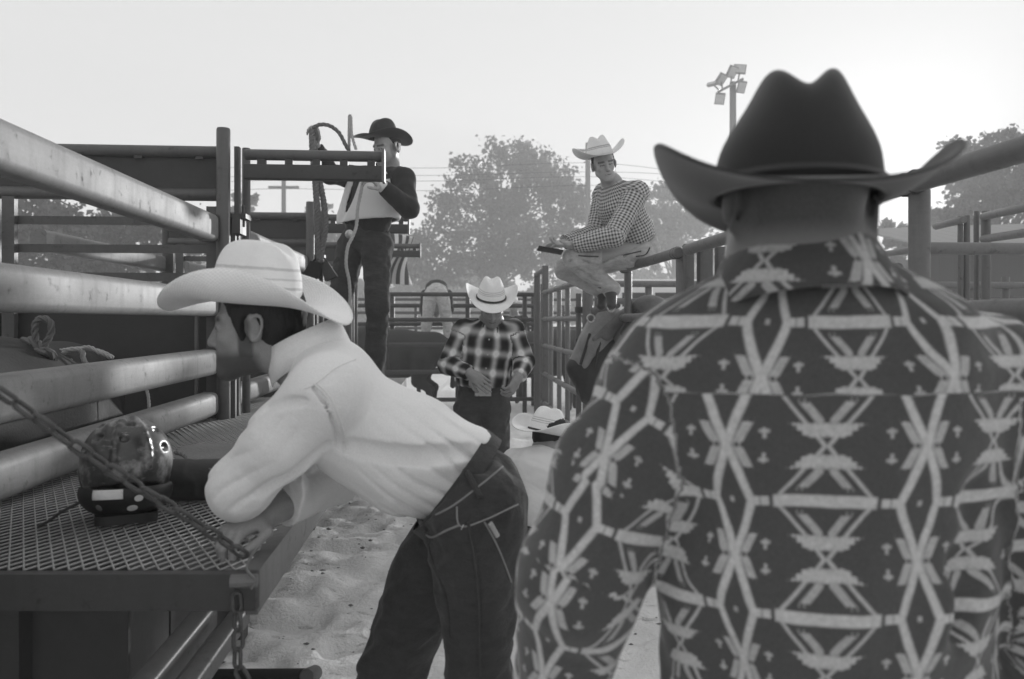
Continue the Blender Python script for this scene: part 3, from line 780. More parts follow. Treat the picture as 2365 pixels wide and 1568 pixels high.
plain('hair_dark', 0.012, 0.6, var=0.5, scale=60, bmp=0.8, bscale=300, bdist=0.003, stretch=(1, 1, .25))
plain('thread_dark', 0.06, 0.9, bmp=0); plain('eye_white', 0.45, 0.2, var=0.05, bmp=0); plain('iris', 0.01, 0.1, bmp=0)
plain('boot_leather', 0.05, 0.45, var=0.5, scale=12, bmp=0.3, bscale=120)
plain('belt_leather', 0.025, 0.45, var=0.4, scale=20, bmp=0.3, bscale=150)
plain('silver', 0.55, 0.3, metal=0.9, var=0.5, scale=60, bmp=0.6, bscale=170, bdist=0.003)

def denim(name, col, fade=0.35):
    m, b = new_mat(name); c = coords()
    tw = noise(mapping(c, (1, 1, 1), (0.6, 0.5, 0.4)), 480, 2, 0.7)
    n1 = noise(c, 5, 4, 0.6); n2 = noise(mapping(c, (1, 1, 2.2)), 22, 5, 0.65)
    f = col * (0.62 + n1 * fade * 2 + (n2 - 0.5) * 0.9 + (tw - 0.5) * 1.0)
    set_in(b.inputs['Base Color'], f.max(col * 0.3)); b.inputs['Roughness'].default_value = 0.92; b.inputs['Sheen Weight'].default_value = 0.12
    b.inputs['Specular IOR Level'].default_value = 0.15
    bump(b, n2 * 0.9 + tw * 0.12 + noise(c, 9, 4, 0.6) * 1.2, 0.55, 0.012); MATS[name] = m
denim('denim_dark', 0.055); denim('denim_mid', 0.065); denim('denim_light', 0.40, 0.4); denim('canvas_white', 0.62, 0.12)

def cloth(name, col, wr=0.5, wscale=7):
    m, b = new_mat(name); c = coords()
    n1 = noise(c, 3, 3, 0.5); w_ = noise(c, 420, 2, 0.7); fo = noise(c, wscale, 4, 0.55, 0.6)
    set_in(b.inputs['Base Color'], col * (0.93 + n1 * 0.12 + (w_ - 0.5) * 0.42)); b.inputs['Roughness'].default_value = 0.9
    b.inputs['Specular IOR Level'].default_value = 0.15; b.inputs['Sheen Weight'].default_value = 0.15
    bump(b, fo * 1.0 + w_ * 0.02 + noise(c, wscale * 4, 3, 0.5) * 0.15, wr, 0.02); MATS[name] = m
cloth('shirt_white', 0.79, 0.45); cloth('shirt_dark', 0.035, 0.5); cloth('vest_white', 0.72, 0.25, 10); cloth('shirt_pale', 0.68, 0.4)

def hat_mat(name, col, straw=True, lines=()):
    m, b = new_mat(name); c = coords()
    h = coords(attr='hatc'); hx, hy, hz = sep(h)          # height on the crown, angle, 0 brim / 1 crown
    n = noise(c, 5, 4, 0.6)
    f = col * (0.86 + n * 0.28)
    if straw:
        wv = ((hx * 900).sin() * (hy * 110).sin()); f = f * (0.95 + wv * 0.07) * (0.84 + noise(c, 380, 2, .7) * .32) * (0.9 + noise(c, 11, 4, .6) * .2)
        for (z0, wd, dk) in lines:
            wob = (hx - z0) + (noise(c, 40, 2, 0.5) - 0.5) * 0.004
            f = f * (1 - wob.band(wd, 0.003) * dk * hz * (0.55 + noise(c, 160, 2, 0.5) * 0.9))
        bump(b, wv * 0.4 + n, 0.3, 0.003)
        b.inputs['Roughness'].default_value = 0.7
    else:
        nf = noise(c, 330, 3, 0.7); f = f * (0.65 + nf * 0.7) * (0.8 + noise(c, 14, 4, .6) * .4); bump(b, nf * 0.3 + n, 0.25, 0.003)
        b.inputs['Roughness'].default_value = 0.95; b.inputs['Sheen Weight'].default_value = 0.3
    b.inputs['Specular IOR Level'].default_value = 0.2
    set_in(b.inputs['Base Color'], f); MATS[name] = m
hat_mat('hat_straw', 0.86, True, ((0.035, 0.003, 0.35), (0.055, 0.002, 0.3), (0.078, 0.003, 0.3)))
hat_mat('hat_straw_b', 0.84, True, ((0.045, 0.002, 0.4), (0.055, 0.002, 0.5), (0.066, 0.002, 0.4)))
hat_mat('hat_straw_c', 0.74, True, ((0.05, 0.002, 0.6), (0.06, 0.003, 0.6)))
hat_mat('hat_black', 0.030, False); hat_mat('hat_dark', 0.035, False)
plain('band_dark', 0.02, 0.6, bmp=0)

def frame_of(f, u):
    f = Vector(f).normalized(); u = Vector(u); u = (u - f * u.dot(f)).normalized(); l = u.cross(f)
    return f, u, l
def make_hat(parent, c, f, u, mat, H=0.125, a=0.100, b=0.083, fb=0.105, sd=0.092, up=0.055, dip=0.022, inw=0.25, crease=0.028, pinch=0.22, taper=0.10, band='band_dark', p_side=2.2, box=0.42, skew=0.0, bandh=0.012, n=64, narrow=0.0, cw=0.021):
    f, u, l = frame_of(f, u); c = Vector(c)
    vs, hc, fs = [], [], []
    m = 24
    for i in range(m + 1):                                   # crown
        ph = (i / m) * math.pi / 2
        rho = max(math.cos(ph), 0.0) ** box if i < m else 0.0; z = H * math.sin(ph) ** 0.85
        for k in range(n):
            th = 2 * math.pi * k / n; x = a * rho * math.cos(th); y = b * rho * math.sin(th)
            zz = z; q = z / H; tp = 1 - taper * q ** 1.3
            g = max(0.0, (q - 0.3) / 0.7); g = g * g * (3 - 2 * g)
            x *= tp; y *= tp * (1 - 0.06 * q - narrow * g)
            pn = pinch * g * math.exp(-((x - 0.055) / 0.045) ** 2); y *= 1 - pn
            zz -= crease * g * (1 - rho ** 6) * math.exp(-(y / cw) ** 2) * (0.55 + 0.45 * math.exp(-((x + 0.0) / 0.06) ** 2))
            zz += 0.010 * g * math.exp(-((abs(y) - cw * 2) / (cw * .9)) ** 2) + skew * x * q
            vs.append(c + f * x + l * y + u * zz); hc.append((zz, th, 1.0))
    for i in range(m):
        for k in range(n):
            q = (k + 1) % n; fs.append((i * n + k, i * n + q, (i + 1) * n + q, (i + 1) * n + k))
    base = len(vs); rows = 12
    for i in range(rows + 1):                                # brim
        r = i / rows
        for k in range(n):
            th = 2 * math.pi * k / n; ct, st = math.cos(th), math.sin(th); ss = abs(st) ** p_side
            x = (a + r * fb) * ct; y = (b + r * sd) * st * (1 - inw * ss * r * r)
            z = up * ss * r ** 1.7 - dip * ct * ct * r ** 1.4 - 0.002
            edge = 0.0
            vs.append(c + f * x + l * y + u * z); hc.append((r * 0.1, th, 0.0))
    for i in range(rows):
        for k in range(n):
            q = (k + 1) % n; fs.append((base + i * n + q, base + i * n + k, base + (i + 1) * n + k, base + (i + 1) * n + q))
    o = obj('hat', vs, np.array(fs), mat, parent, attrs={'hatc': hc}, solid=0.0035)
    if band:
        pts = [c + f * (a * 1.015 * math.cos(2 * math.pi * k / 40)) + l * (b * 1.015 * math.sin(2 * math.pi * k / 40)) + u * bandh for k in range(40)]
        MB().tube(pts, bandh * 0.8, 6, closed=True, flat=(1, 1)).build('hat_band', band, o)
    return o

def head_prims(c, f, u, s=1.0, neck=None, neck_r=0.055, throat=True):
    f, u, l = frame_of(f, u); c = Vector(c)
    p = lambda a, b, d: c + (f * a + l * b + u * d) * s
    F3 = (f, l, u); P = []
    P.append(Ell(p(-.012, 0, .035), (.097 * s, .077 * s, .096 * s), F3, 0.02))
    P.append(Ell(p(.035, 0, -.040), (.060 * s, .055 * s, .078 * s), F3, 0.03))
    for sd in (-1, 1):
        P.append(Cap(p(.076, .012 * sd, -.102), p(.008, .052 * sd, -.058), .019 * s, .022 * s, 0.025))
        P.append(Ell(p(.058, .040 * sd, -.026), (.026 * s, .022 * s, .020 * s), F3, 0.02))
        P.append(Cap(p(.086, .012 * sd, .020), p(.070, .048 * sd, .022), .012 * s, .012 * s, 0.014))
    P.append(Ell(p(.078, 0, -.106), (.022 * s, .022 * s, .018 * s), F3, 0.02))
    P.append(Ell(p(.075, 0, -.062), (.024 * s, .030 * s, .032 * s), F3, 0.02))
    for sd in (-1, 1): P.append(Ell(p(.101, .031 * sd, -.003), (.017 * s, .019 * s, .013 * s), F3, 0.012, sub=True))
    P.append(Cap(p(.090, 0, .012), p(.114, 0, -.034), .0085 * s, .0115 * s, 0.010))
    for sd in (-1, 1):
        P.append(Ell(p(.101, .012 * sd, -.039), (.011 * s, .008 * s, .008 * s), F3, 0.006))
        P.append(Ell(p(.079, .031 * sd, -.004), (.013 * s, .015 * s, .011 * s), F3, 0.006))     # lids
        P.append(Cap(p(.094, .018 * sd, .004), p(.082, .046 * sd, .001), .0045 * s, .004 * s, 0.006))
        P.append(Cap(p(.097, .001 * sd, -.064), p(.086, .023 * sd, -.069), .0068 * s, .004 * s, 0.005))
        P.append(Cap(p(.096, .001 * sd, -.078), p(.085, .020 * sd, -.074), .0078 * s, .004 * s, 0.005))
    P.append(Cap(p(.104, .022, -.0712), p(.104, -.022, -.0712), .0022 * s, .0022 * s, 0.004, sub=True))
    for sd in (-1, 1):                                       # ears
        up_ = (u * 0.97 - f * 0.22)
        e0 = p(-.010, .078 * sd, -.006); sdv = (l * sd * 0.85 - f * 0.5).normalized()
        P.append(Ell(e0 + sdv * .006 * s, (.034 * s, .019 * s, .007 * s), (up_, f, sdv), 0.006))
        rim = [e0 + sdv * .012 * s + (up_ * math.cos(a) * .031 + f * math.sin(a) * .018) * s for a in np.linspace(-2.9, 0.9, 9)]
        for a_, b_ in zip(rim[:-1], rim[1:]): P.append(Cap(a_, b_, .0042 * s, .0042 * s, 0.003))
        P.append(Ell(e0 + sdv * .016 * s + f * .004 * s, (.017 * s, .010 * s, .008 * s), (up_, f, sdv), 0.004, sub=True))
        P.append(Cap(e0 + f * .016 * s + sdv * .008 * s - up_ * .006 * s, e0 + f * .015 * s + sdv * .009 * s + up_ * .004 * s, .005 * s, .005 * s, 0.004))
    if neck is not None:
        P.append(Cap(p(-.018, 0, -.05), neck, neck_r, neck_r * 1.1, 0.03))
        if throat: P.append(Cap(p(.02, 0, -.080), Vector(neck) + f * 0.015, neck_r * 0.6, neck_r * 0.75, 0.03))
    return P
def stubble_shade_attr(Pv, c, f, u, s, amt=1.0):
    f, u, l = frame_of(f, u); q = Pv - A3(c)
    x, y, z = q @ A3(f) / s, np.abs(q @ A3(l)) / s, q @ A3(u) / s
    jaw = np.clip((-.052 - z) / .02, 0, 1) * np.clip((x + .02) / .02, 0, 1) * np.clip((z + .16) / .03, 0, 1)
    burn = np.clip((.022 - np.abs(x - .012)) / .008, 0, 1) * np.clip((z + .09) / .02, 0, 1) * np.clip((.03 - z) / .02, 0, 1) * np.clip((y - .05) / .01, 0, 1)
    brow = np.clip((.008 - np.abs(z - .021)) / .003, 0, 1) * np.clip((x - .065) / .01, 0, 1) * np.clip((y - .010) / .004, 0, 1) * 1.0
    mou = np.clip((.006 - np.abs(z + .052)) / .004, 0, 1) * np.clip((x - .075) / .01, 0, 1) * np.clip((.03 - y) / .01, 0, 1)
    lips = np.clip((.003 - np.abs(z + .0712)) / .002, 0, 1) * np.clip((x - .080) / .005, 0, 1) * np.clip((.024 - y) / .004, 0, 1) * 1.4
    lash_shade = np.clip((.0045 - np.abs(z + .001)) / .003, 0, 1) * np.clip((x - .066) / .008, 0, 1) * np.clip((.018 - np.abs(y - .031)) / .005, 0, 1) * 1.3
    nose_shade = np.clip((.004 - np.abs(z + .047)) / .003, 0, 1) * np.clip((x - .090) / .006, 0, 1) * np.clip((.014 - y) / .004, 0, 1)
    lips = np.maximum(lips, np.maximum(lash_shade, nose_shade))  # eye sockets, lip line and nose underside darkened to paint in shade
    near = (np.abs(x) < .2) & (y < .12) & (np.abs(z) < .2)
    v = np.clip(np.maximum.reduce([jaw * amt * .8, burn * amt, mou * amt * .7]), 0, 1)
    v = np.maximum(v, np.maximum(np.clip(brow, 0, 1.5), lips)) * near
    return np.stack([v, v, v], 1)
def eyes(parent, c, f, u, s):
    f, u, l = frame_of(f, u); c = Vector(c)
    for sd in (-1, 1):
        e = c + (f * .0855 + l * .0305 * sd - u * .0035) * s
        vs, fs = sphere_mesh(e, .0088 * s); o = obj('eye', vs, fs, 'eye_white', parent)
        vs, fs = sphere_mesh(e + f * .0052 * s, .0045 * s); obj('iris', vs, fs, 'iris', o)
def sphere_mesh(c, r, n=12, m=8, sc=(1, 1, 1)):
    vs, fs = [], []
    for i in range(m + 1):
        a = math.pi * i / m
        for k in range(n):
            b = 2 * math.pi * k / n
            vs.append((c[0] + r * sc[0] * math.sin(a) * math.cos(b), c[1] + r * sc[1] * math.sin(a) * math.sin(b), c[2] + r * sc[2] * math.cos(a)))
    for i in range(m):
        for k in range(n): fs.append((i * n + k, (i + 1) * n + k, (i + 1) * n + (k + 1) % n, i * n + (k + 1) % n))
    return vs, np.array(fs)

def hand_prims(w, f, n, thumb_side, curl=(0.5, 0.6, 0.4), s=1.0, thumb=(0.5, 0.3), spread=0.06, rad=1.0):
    """w wrist, f towards the fingers, n back of the hand, thumb_side +1/-1 along n x f"""
    f, n, t = frame_of(f, n); t = t * thumb_side; w = Vector(w); P = []
    P.append(Ell(w + f * .048 * s, (.052 * s, .041 * s, .0155 * s), (f, t, n), 0.010))
    P.append(Cap(w - f * .01 * s, w + f * .03 * s, .026 * s, .026 * s, 0.012, side=t, sx=1.15))
    L = (.074, .082, .076, .060); off = (.031, .0105, -.0105, -.030); bx = (.090, .096, .092, .083)
    for i in range(4):
        a = w + f * bx[i] * s + t * off[i] * s
        P.append(Cap(w + f * .04 * s + t * off[i] * .75 * s, a, .010 * s * rad, .0095 * s * rad, 0.006))
        ang = 0.0; r = .0092 * s * rad
        sp = t * (off[i] / .031) * spread
        for j, fr in enumerate((0.45, 0.30, 0.25)):
            ang += curl[j] * (1.0 + 0.08 * (i - 1))
            d = (f * math.cos(ang) - n * math.sin(ang) + sp * math.cos(ang)).normalized()
            b = a + d * L[i] * fr * s
            P.append(Cap(a, b, r, r * 0.9, 0.0025)); a = b; r *= 0.9
    a = w + f * .022 * s + t * .030 * s - n * .004 * s
    d = (f * .62 + t * .72 - n * .30).normalized()
    P.append(Cap(w + f * .02 * s + t * .012 * s, a + d * .030 * s, .015 * s, .0135 * s, 0.008)); a = a + d * .030 * s
    for ln, tb in ((.034, thumb[0]), (.028, thumb[1])):
        d = (d + f * tb * 0.9 - t * tb * 0.8 - n * tb * 0.3).normalized(); b = a + d * ln * s
        P.append(Cap(a, b, .0115 * s, .0095 * s, 0.003)); a = b
    return P

def limb(a, b, c, r, k=0.025, uvref=None, off=((0, 0), (0, 0)), rad=0.055, side=None, sx=1):
    u0 = (uvref, off[0], rad) if uvref is not None else None
    u1 = (uvref, off[1], rad) if uvref is not None else None
    return [Cap(a, b, r[0], r[1], k, uv=u0, side=side, sx=sx), Cap(b, c, r[1], r[2], k, uv=u1, side=side, sx=sx)]
def fold_warp(ax, amp=0.004, fine=40.0, coarse=9.0, seed=0.0):
    """folds drawn out along direction ax"""
    t = unit(ax); x = unit(np.cross(t, (0.31, 0.53, 0.79))); y = np.cross(t, x)
    def w_(X, Y, Z):
        a = X * t[0] + Y * t[1] + Z * t[2]; b = X * x[0] + Y * x[1] + Z * x[2]; c = X * y[0] + Y * y[1] + Z * y[2]
        wob = vnoise(a * 6 + seed, b * 6, c * 6) * 0.9
        r = 1 - np.abs(2 * vnoise(a * coarse + seed, b * fine + wob * 2, c * fine) - 1)
        return amp * (0.5 - r) * 2
    return w_
def add_warps(*ws): return lambda X, Y, Z: sum(q(X, Y, Z) for q in ws)

def collar(parent, c, ax, fwd, r0, r1, h, mat, gap=0.5, drop=0.05, uvf=None, sx=1.0, lift_back=0.0):
    """folded shirt collar standing round the neck, open to the front"""
    ax, fw, l = Vector(ax).normalized(), Vector(fwd), None
    fw = (fw - ax * fw.dot(ax)).normalized(); l = ax.cross(fw); c = Vector(c); vs, fs = [], []
    n = 36; rows = [(r0, 0.0), ((r0 + r1) / 2, h * .55), (r1, h), (r1 + .008, h * 0.98), (r0 * .35 + r1 * .65 + .014, h * .5), (r0 + .020, h * .5 - drop * .75)]
    for j, (r, z) in enumerate(rows):
        for k in range(n + 1):
            th = gap / 2 + (2 * math.pi - gap) * k / n; fr = abs(2 * k / n - 1) ** 3
            zz = z - (0.030 * fr if j >= 4 else 0.012 * fr) + lift_back * (1 - abs(2 * k / n - 1))
            rr2 = r + (0.012 * fr if j >= 4 else 0)
            vs.append(c + fw * rr2 * math.cos(th) + l * rr2 * sx * math.sin(th) + ax * zz)
    for j in range(len(rows) - 1):
        for k in range(n): a = j * (n + 1) + k; fs.append((a, a + 1, a + n + 2, a + n + 1))
    at = None
    if uvf: at = {'clothuv': [uvf(v) for v in vs]}
    return obj('collar', vs, np.array(fs), mat, parent, attrs=at, solid=0.0025)

def belt_ring(parent, c, ax, fwd, ra, rb, w_, mat, name='belt'):
    ax = Vector(ax).normalized(); fw = Vector(fwd); fw = (fw - ax * fw.dot(ax)).normalized(); l = ax.cross(fw); c = Vector(c)
    vs, fs = [], []; n = 48
    for j, (z, e) in enumerate(((-w_, 0), (-w_, .004), (w_, .004), (w_, 0))):
        for k in range(n):
            th = 2 * math.pi * k / n; vs.append(c + fw * (ra + e) * math.cos(th) + l * (rb + e) * math.sin(th) + ax * z)
    for j in range(3):
        for k in range(n): fs.append((j * n + k, j * n + (k + 1) % n, (j + 1) * n + (k + 1) % n, (j + 1) * n + k))
    return obj(name, vs, np.array(fs), mat, parent, sharp=40)

def hair_mesh(parent, c, f, u, s=1.0, front=0.03, low=-0.07, top=0.07, grow=0.006, h=0.005, mat='hair_dark', burns=True):
    f, u, l = frame_of(f, u); p = lambda a, b, d: Vector(c) + (f * a + l * b + u * d) * s
    P = [Ell(p(-.014, 0, .035), ((.097 + grow) * s, (.077 + grow) * s, (.096 + grow) * s), (f, l, u), .02),
         Cap(p(-.05, 0, -.02), p(-.055, 0, low + .03), .055 * s, .045 * s, .02, side=l, sx=1.2),
         Cut(p(front, 0, 0), f * 1 - u * .45), Cut(p(0, 0, low), -u + f * .15)]
    for sd in (-1, 1): P.append(Ell(p(.002, .082 * sd, -.012), (.020 * s, .02 * s, .034 * s), (f, l, u), .006, sub=True))
    for sd in ((-1, 1) if burns else ()): P.append(Cap(p(.026, .066 * sd, .02), p(.020, .067 * sd, -.028), .011 * s, .006 * s, .006))
    Pv, Q = field_mesh(P, h, fold_warp(u, .003, 130, 25))
    return obj('hair', Pv, Q, mat, parent)

def drop(prims, q, depth=0.0, back=.4):
    """the point of a clothed surface that lies along the line towards q, sunk by depth"""
    cen = [p for p in prims if not p.sub]; o_ = Vector((0, 0, CAMZ)); q = Vector(q); d = (q - o_).normalized(); s0 = (q - o_).length - back
    for _ in range(90):
        x = o_ + d * s0; v = 1e9; X, Y, Z = np.array([x.x]), np.array([x.y]), np.array([x.z])
        for pp in cen: v = min(v, float(pp.ev(X, Y, Z)[0]))
        if v < .004: break
        s0 += max(v * .8, .0015)
    return o_ + d * (s0 + .003 + depth)
from mathutils.bvhtree import BVHTree
def on_mesh(Pv, Q, pts, lift=.001, n=8):
    """a line of stitching laid on a finished cloth surface"""
    bv = BVHTree.FromPolygons([tuple(p) for p in Pv], [tuple(int(i) for i in q) for q in Q]); o_ = Vector((0, 0, CAMZ)); out = []
    for q in crom(pts, n):
        d = (q - o_).normalized(); hit = bv.ray_cast(o_, d)
        if hit[0] is not None: out.append(hit[0] + hit[1] * lift * (1 if hit[1].dot(d) < 0 else -1))
    return smooth_path(out, 1)
def smooth_path(P, k=3):
    for _ in range(k): P = [P[0]] + [(P[i - 1] + P[i] * 2 + P[i + 1]) / 4 for i in range(1, len(P) - 1)] + [P[-1]]
    return P
def crease(prims, pts, r=.006, depth=0.0, kk=.012, n=4):
    P = smooth_path([drop(prims, q, depth) for q in crom(pts, n)]); m = len(P) - 1
    return [Cap(a, b, r * (.55 + .45 * math.sin(math.pi * (i + .5) / m)), r * (.55 + .45 * math.sin(math.pi * min(i + 1.5, m - .3) / m)), kk, sub=True) for i, (a, b) in enumerate(zip(P[:-1], P[1:]))]
def puff(prims, pts, r=.008, depth=.002, kk=.02, n=4):
    P = smooth_path([drop(prims, q, depth) for q in crom(pts, n)])
    return [Cap(a, b, r, r, kk) for a, b in zip(P[:-1], P[1:])]

def cowboy(label, J, shirt, jeans, hat=None, skin='skin', hs=0.95, hand_l=None, hand_r=None, boots=True, puffy=1.0, hb=.005, hc=.008, belt=True, group='cowboys', stub=.4, hair=True, legs=True, face=True, flip_uv=0.0, folds=.004, sleeves=True, jean_creases=(), jean_lines=()):
    base = J.get('base') or Vector((J['pel'].x, J['pel'].y, 0))
    t = thing('person', base, label, 'person', group)
    f, u = J['hf'], J['hu']; nk, ch, wa, pe = J['nk'], J['ch'], J['wa'], J['pel']
    lat = (J['sL'] - J['sR']); lat = (lat - (ch - pe) * (lat.dot(ch - pe) / (ch - pe).length_squared)).normalized()
    fwd = lat.cross(ch - pe).normalized() * 1.0
    P = head_prims(J['hc'], f, u, hs, nk, .054)
    P += [Cap(nk, ch, .065, .105, .04, side=lat, sx=1.3), Cap(ch, wa, .105, .095, .04, side=lat, sx=1.35), Cap(wa, pe, .095, .10, .04, side=lat, sx=1.3), Cap(ch.lerp(nk, .5), J['sL'], .06, .05, .03), Cap(ch.lerp(nk, .5), J['sR'], .06, .05, .03)]
    P += limb(J['sL'], J['eL'], J['wL'], (.046, .04, .027)) + limb(J['sR'], J['eR'], J['wR'], (.046, .04, .027))
    P += limb(J['hL'], J['kL'], J['aL'], (.08, .055, .04)) + limb(J['hR'], J['kR'], J['aR'], (.08, .055, .04))
    if hand_l: P += hand_prims(J['wL'], *hand_l)
    if hand_r: P += hand_prims(J['wR'], *hand_r)
    for s_ in 'LR': P.append(Cap(J['a' + s_], J['t' + s_], .036, .028))
    Pv, Q = field_mesh(P, hb)
    obj('body', Pv, Q, skin, t, attrs={'stubble_shade': stubble_shade_attr(Pv, J['hc'], f, u, hs, stub)})
    if face: eyes(t, J['hc'], f, u, hs)
    if hair: hair_mesh(t, J['hc'], f, u, hs, front=-.005, low=-.05, h=.006, burns=False)
    e = .012 * puffy; k = .03
    uvT = (fwd, (flip_uv, 0), .155)
    S = [Cap(nk.lerp(ch, .42), ch, .078 + e, .118 + e, k, side=lat, sx=1.3, uv=None), Cap(ch, wa, .118 + e, .112 + e, k, side=lat, sx=1.3), Cap(wa, pe, .112 + e, .105 + e, k, side=lat, sx=1.3), Cap(nk.lerp(ch, .45), J['sL'], .062 + e, .060 + e, k), Cap(nk.lerp(ch, .45), J['sR'], .062 + e, .060 + e, k)]
    nT = len(S)
    Ar = {}
    for s_ in 'LR':
        a, b, c = J['s' + s_], J['e' + s_], J['w' + s_]
        Ar[s_] = [Cap(a, b, .060 + e, .050 + e, .025), Cap(b, b.lerp(c, .93), .052 + e, .034 + e, .02)]
        S += Ar[s_]
    hem = pe.lerp(wa, .55)
    S.append(Cut(hem, pe - wa, (A3(hem) - .30, A3(hem) + .30)))
    for s_ in 'LR':
        a = J['e' + s_].lerp(J['w' + s_], .94); S.append(Cut(a, J['w' + s_] - J['e' + s_], (A3(a) - .07, A3(a) + .07)))
    Pv, Q = field_mesh(S, hc, add_warps(fold_warp(ch - pe, folds, 18, 7, 1.7), fold_warp(lat + (ch - pe) * .4, folds * .8, 26, 9, 6.1)))
    U = np.zeros((len(Pv), 3)); tx = unit(ch - pe); q = Pv - A3(pe)
    lx = q @ A3(lat) / 1.3; fy = q @ A3(fwd)
    U[:, 0] = np.arctan2(lx, np.abs(fy) + .001) * .155 + flip_uv; U[:, 1] = q @ tx
    dT = np.min([p.ev(Pv[:, 0], Pv[:, 1], Pv[:, 2]) for p in S[:nT]], 0); best = dT - .003
    for s_ in 'LR':
        run = 0.03
        for p in Ar[s_]:
            d = p.ev(Pv[:, 0], Pv[:, 1], Pv[:, 2]); ln = math.sqrt(p.l2); tt = p.ab / ln
            x = unit(A3(fwd) - tt * (A3(fwd) @ tt)); y = np.cross(tt, x); q = Pv - p.a; an = np.arctan2(q @ y, q @ x)
            m = d < best; U[m, 0] = (an * .06 + .05)[m]; U[m, 1] = (-(q @ tt) - run)[m]; best = np.minimum(best, d); run += ln
    sh = obj('shirt', Pv, Q, shirt, t, attrs={'clothuv': U})
    collar(t, nk.lerp(ch, .22), nk - ch, fwd, .082, .068, .040, shirt, gap=.9, drop=.05, uvf=lambda v: (v[0], v[2], 0))
    if legs:
        G = [Cap(wa.lerp(pe, .55), pe, .108 + e, .118, k, side=lat, sx=1.28), Ell(J['hL'] - fwd * .05, (.085, .085, .09), None, .05), Ell(J['hR'] - fwd * .05, (.085, .085, .09), None, .05)]
        for s_ in 'LR': G += [Cap(J['h' + s_], J['k' + s_], .100, .072, .03), Cap(J['k' + s_], J['a' + s_], .070, .062, .025)]
        gb = list(G)
        for pts, r_ in jean_creases: G += crease(gb, pts, r_, .002, .012, 5)
        G.append(Cut(wa.lerp(pe, .5), wa - pe, (A3(wa.lerp(pe, .5)) - .25, A3(wa.lerp(pe, .5)) + .25)))
        Pv, Q = field_mesh(G, hc, add_warps(fold_warp(lat + Vector((0, 0, .3)), .0075, 17, 6, 3.3), fold_warp((0.1, .2, 1), .004, 20, 7, 8.1)))
        je = obj('jeans', Pv, Q, jeans, t)
        for nm, pts, r_, m_ in jean_lines: MB().tube(on_mesh(Pv, Q, pts, .001), r_, 6).build(nm, m_, je)
        if belt: belt_ring(t, wa.lerp(pe, .52), wa - pe, fwd, .120, .152, .019, 'belt_leather')
    if boots:
        for s_ in 'LR':
            a, to = J['a' + s_], J['t' + s_]; k_ = J['k' + s_]
            Bv, Bq = field_mesh([Cap(a.lerp(k_, .35), a, .056, .048), Cap(a, to, .046, .034), Cap(a, a + (a - k_).normalized() * .05 - (to - a).normalized() * .03, .036, .03, .01)], .008)
            obj('boot', Bv, Bq, 'boot_leather', t)
    if hat: make_hat(t, **hat)
    return t, dict(lat=lat, fwd=fwd)
def plaid_mat(name, dark, light, px, py, sharp=4.0, mode='ombre'):
    m, b = new_mat(name); uv = coords(attr='clothuv'); c = coords(); x, y, z = sep(uv)
    x = x + (noise(c, 8, 2, .5) - .5) * .012; y = y + (noise(mapping(c, loc=(5, 2, 1)), 8, 2, .5) - .5) * .012
    if mode == 'ombre':
        fx = (((x * (math.pi / px)).sin()).abs()).pow(sharp); fy = (((y * (math.pi / py)).sin()).abs()).pow(sharp)
        f = (fx * .55 + fy * .45 + fx * fy * .6)
    else:
        gx = (x.fold(px) - px * .25).step(px * .2); gy = (y.fold(py) - py * .25).step(py * .2); f = (gx + gy) * .5
    f = f.clamp() * (.85 + noise(c, 200, 2, .5) * .3)
    set_in(b.inputs['Base Color'], dark + f * (light - dark)); b.inputs['Roughness'].default_value = .9; b.inputs['Specular IOR Level'].default_value = .15
    bump(b, noise(c, 14, 4, .55), .5, .02); MATS[name] = m
plaid_mat('plaid_ombre', .014, .75, .10, .125, 6.5); plaid_mat('gingham', .05, .6, .021, .021, mode='g')

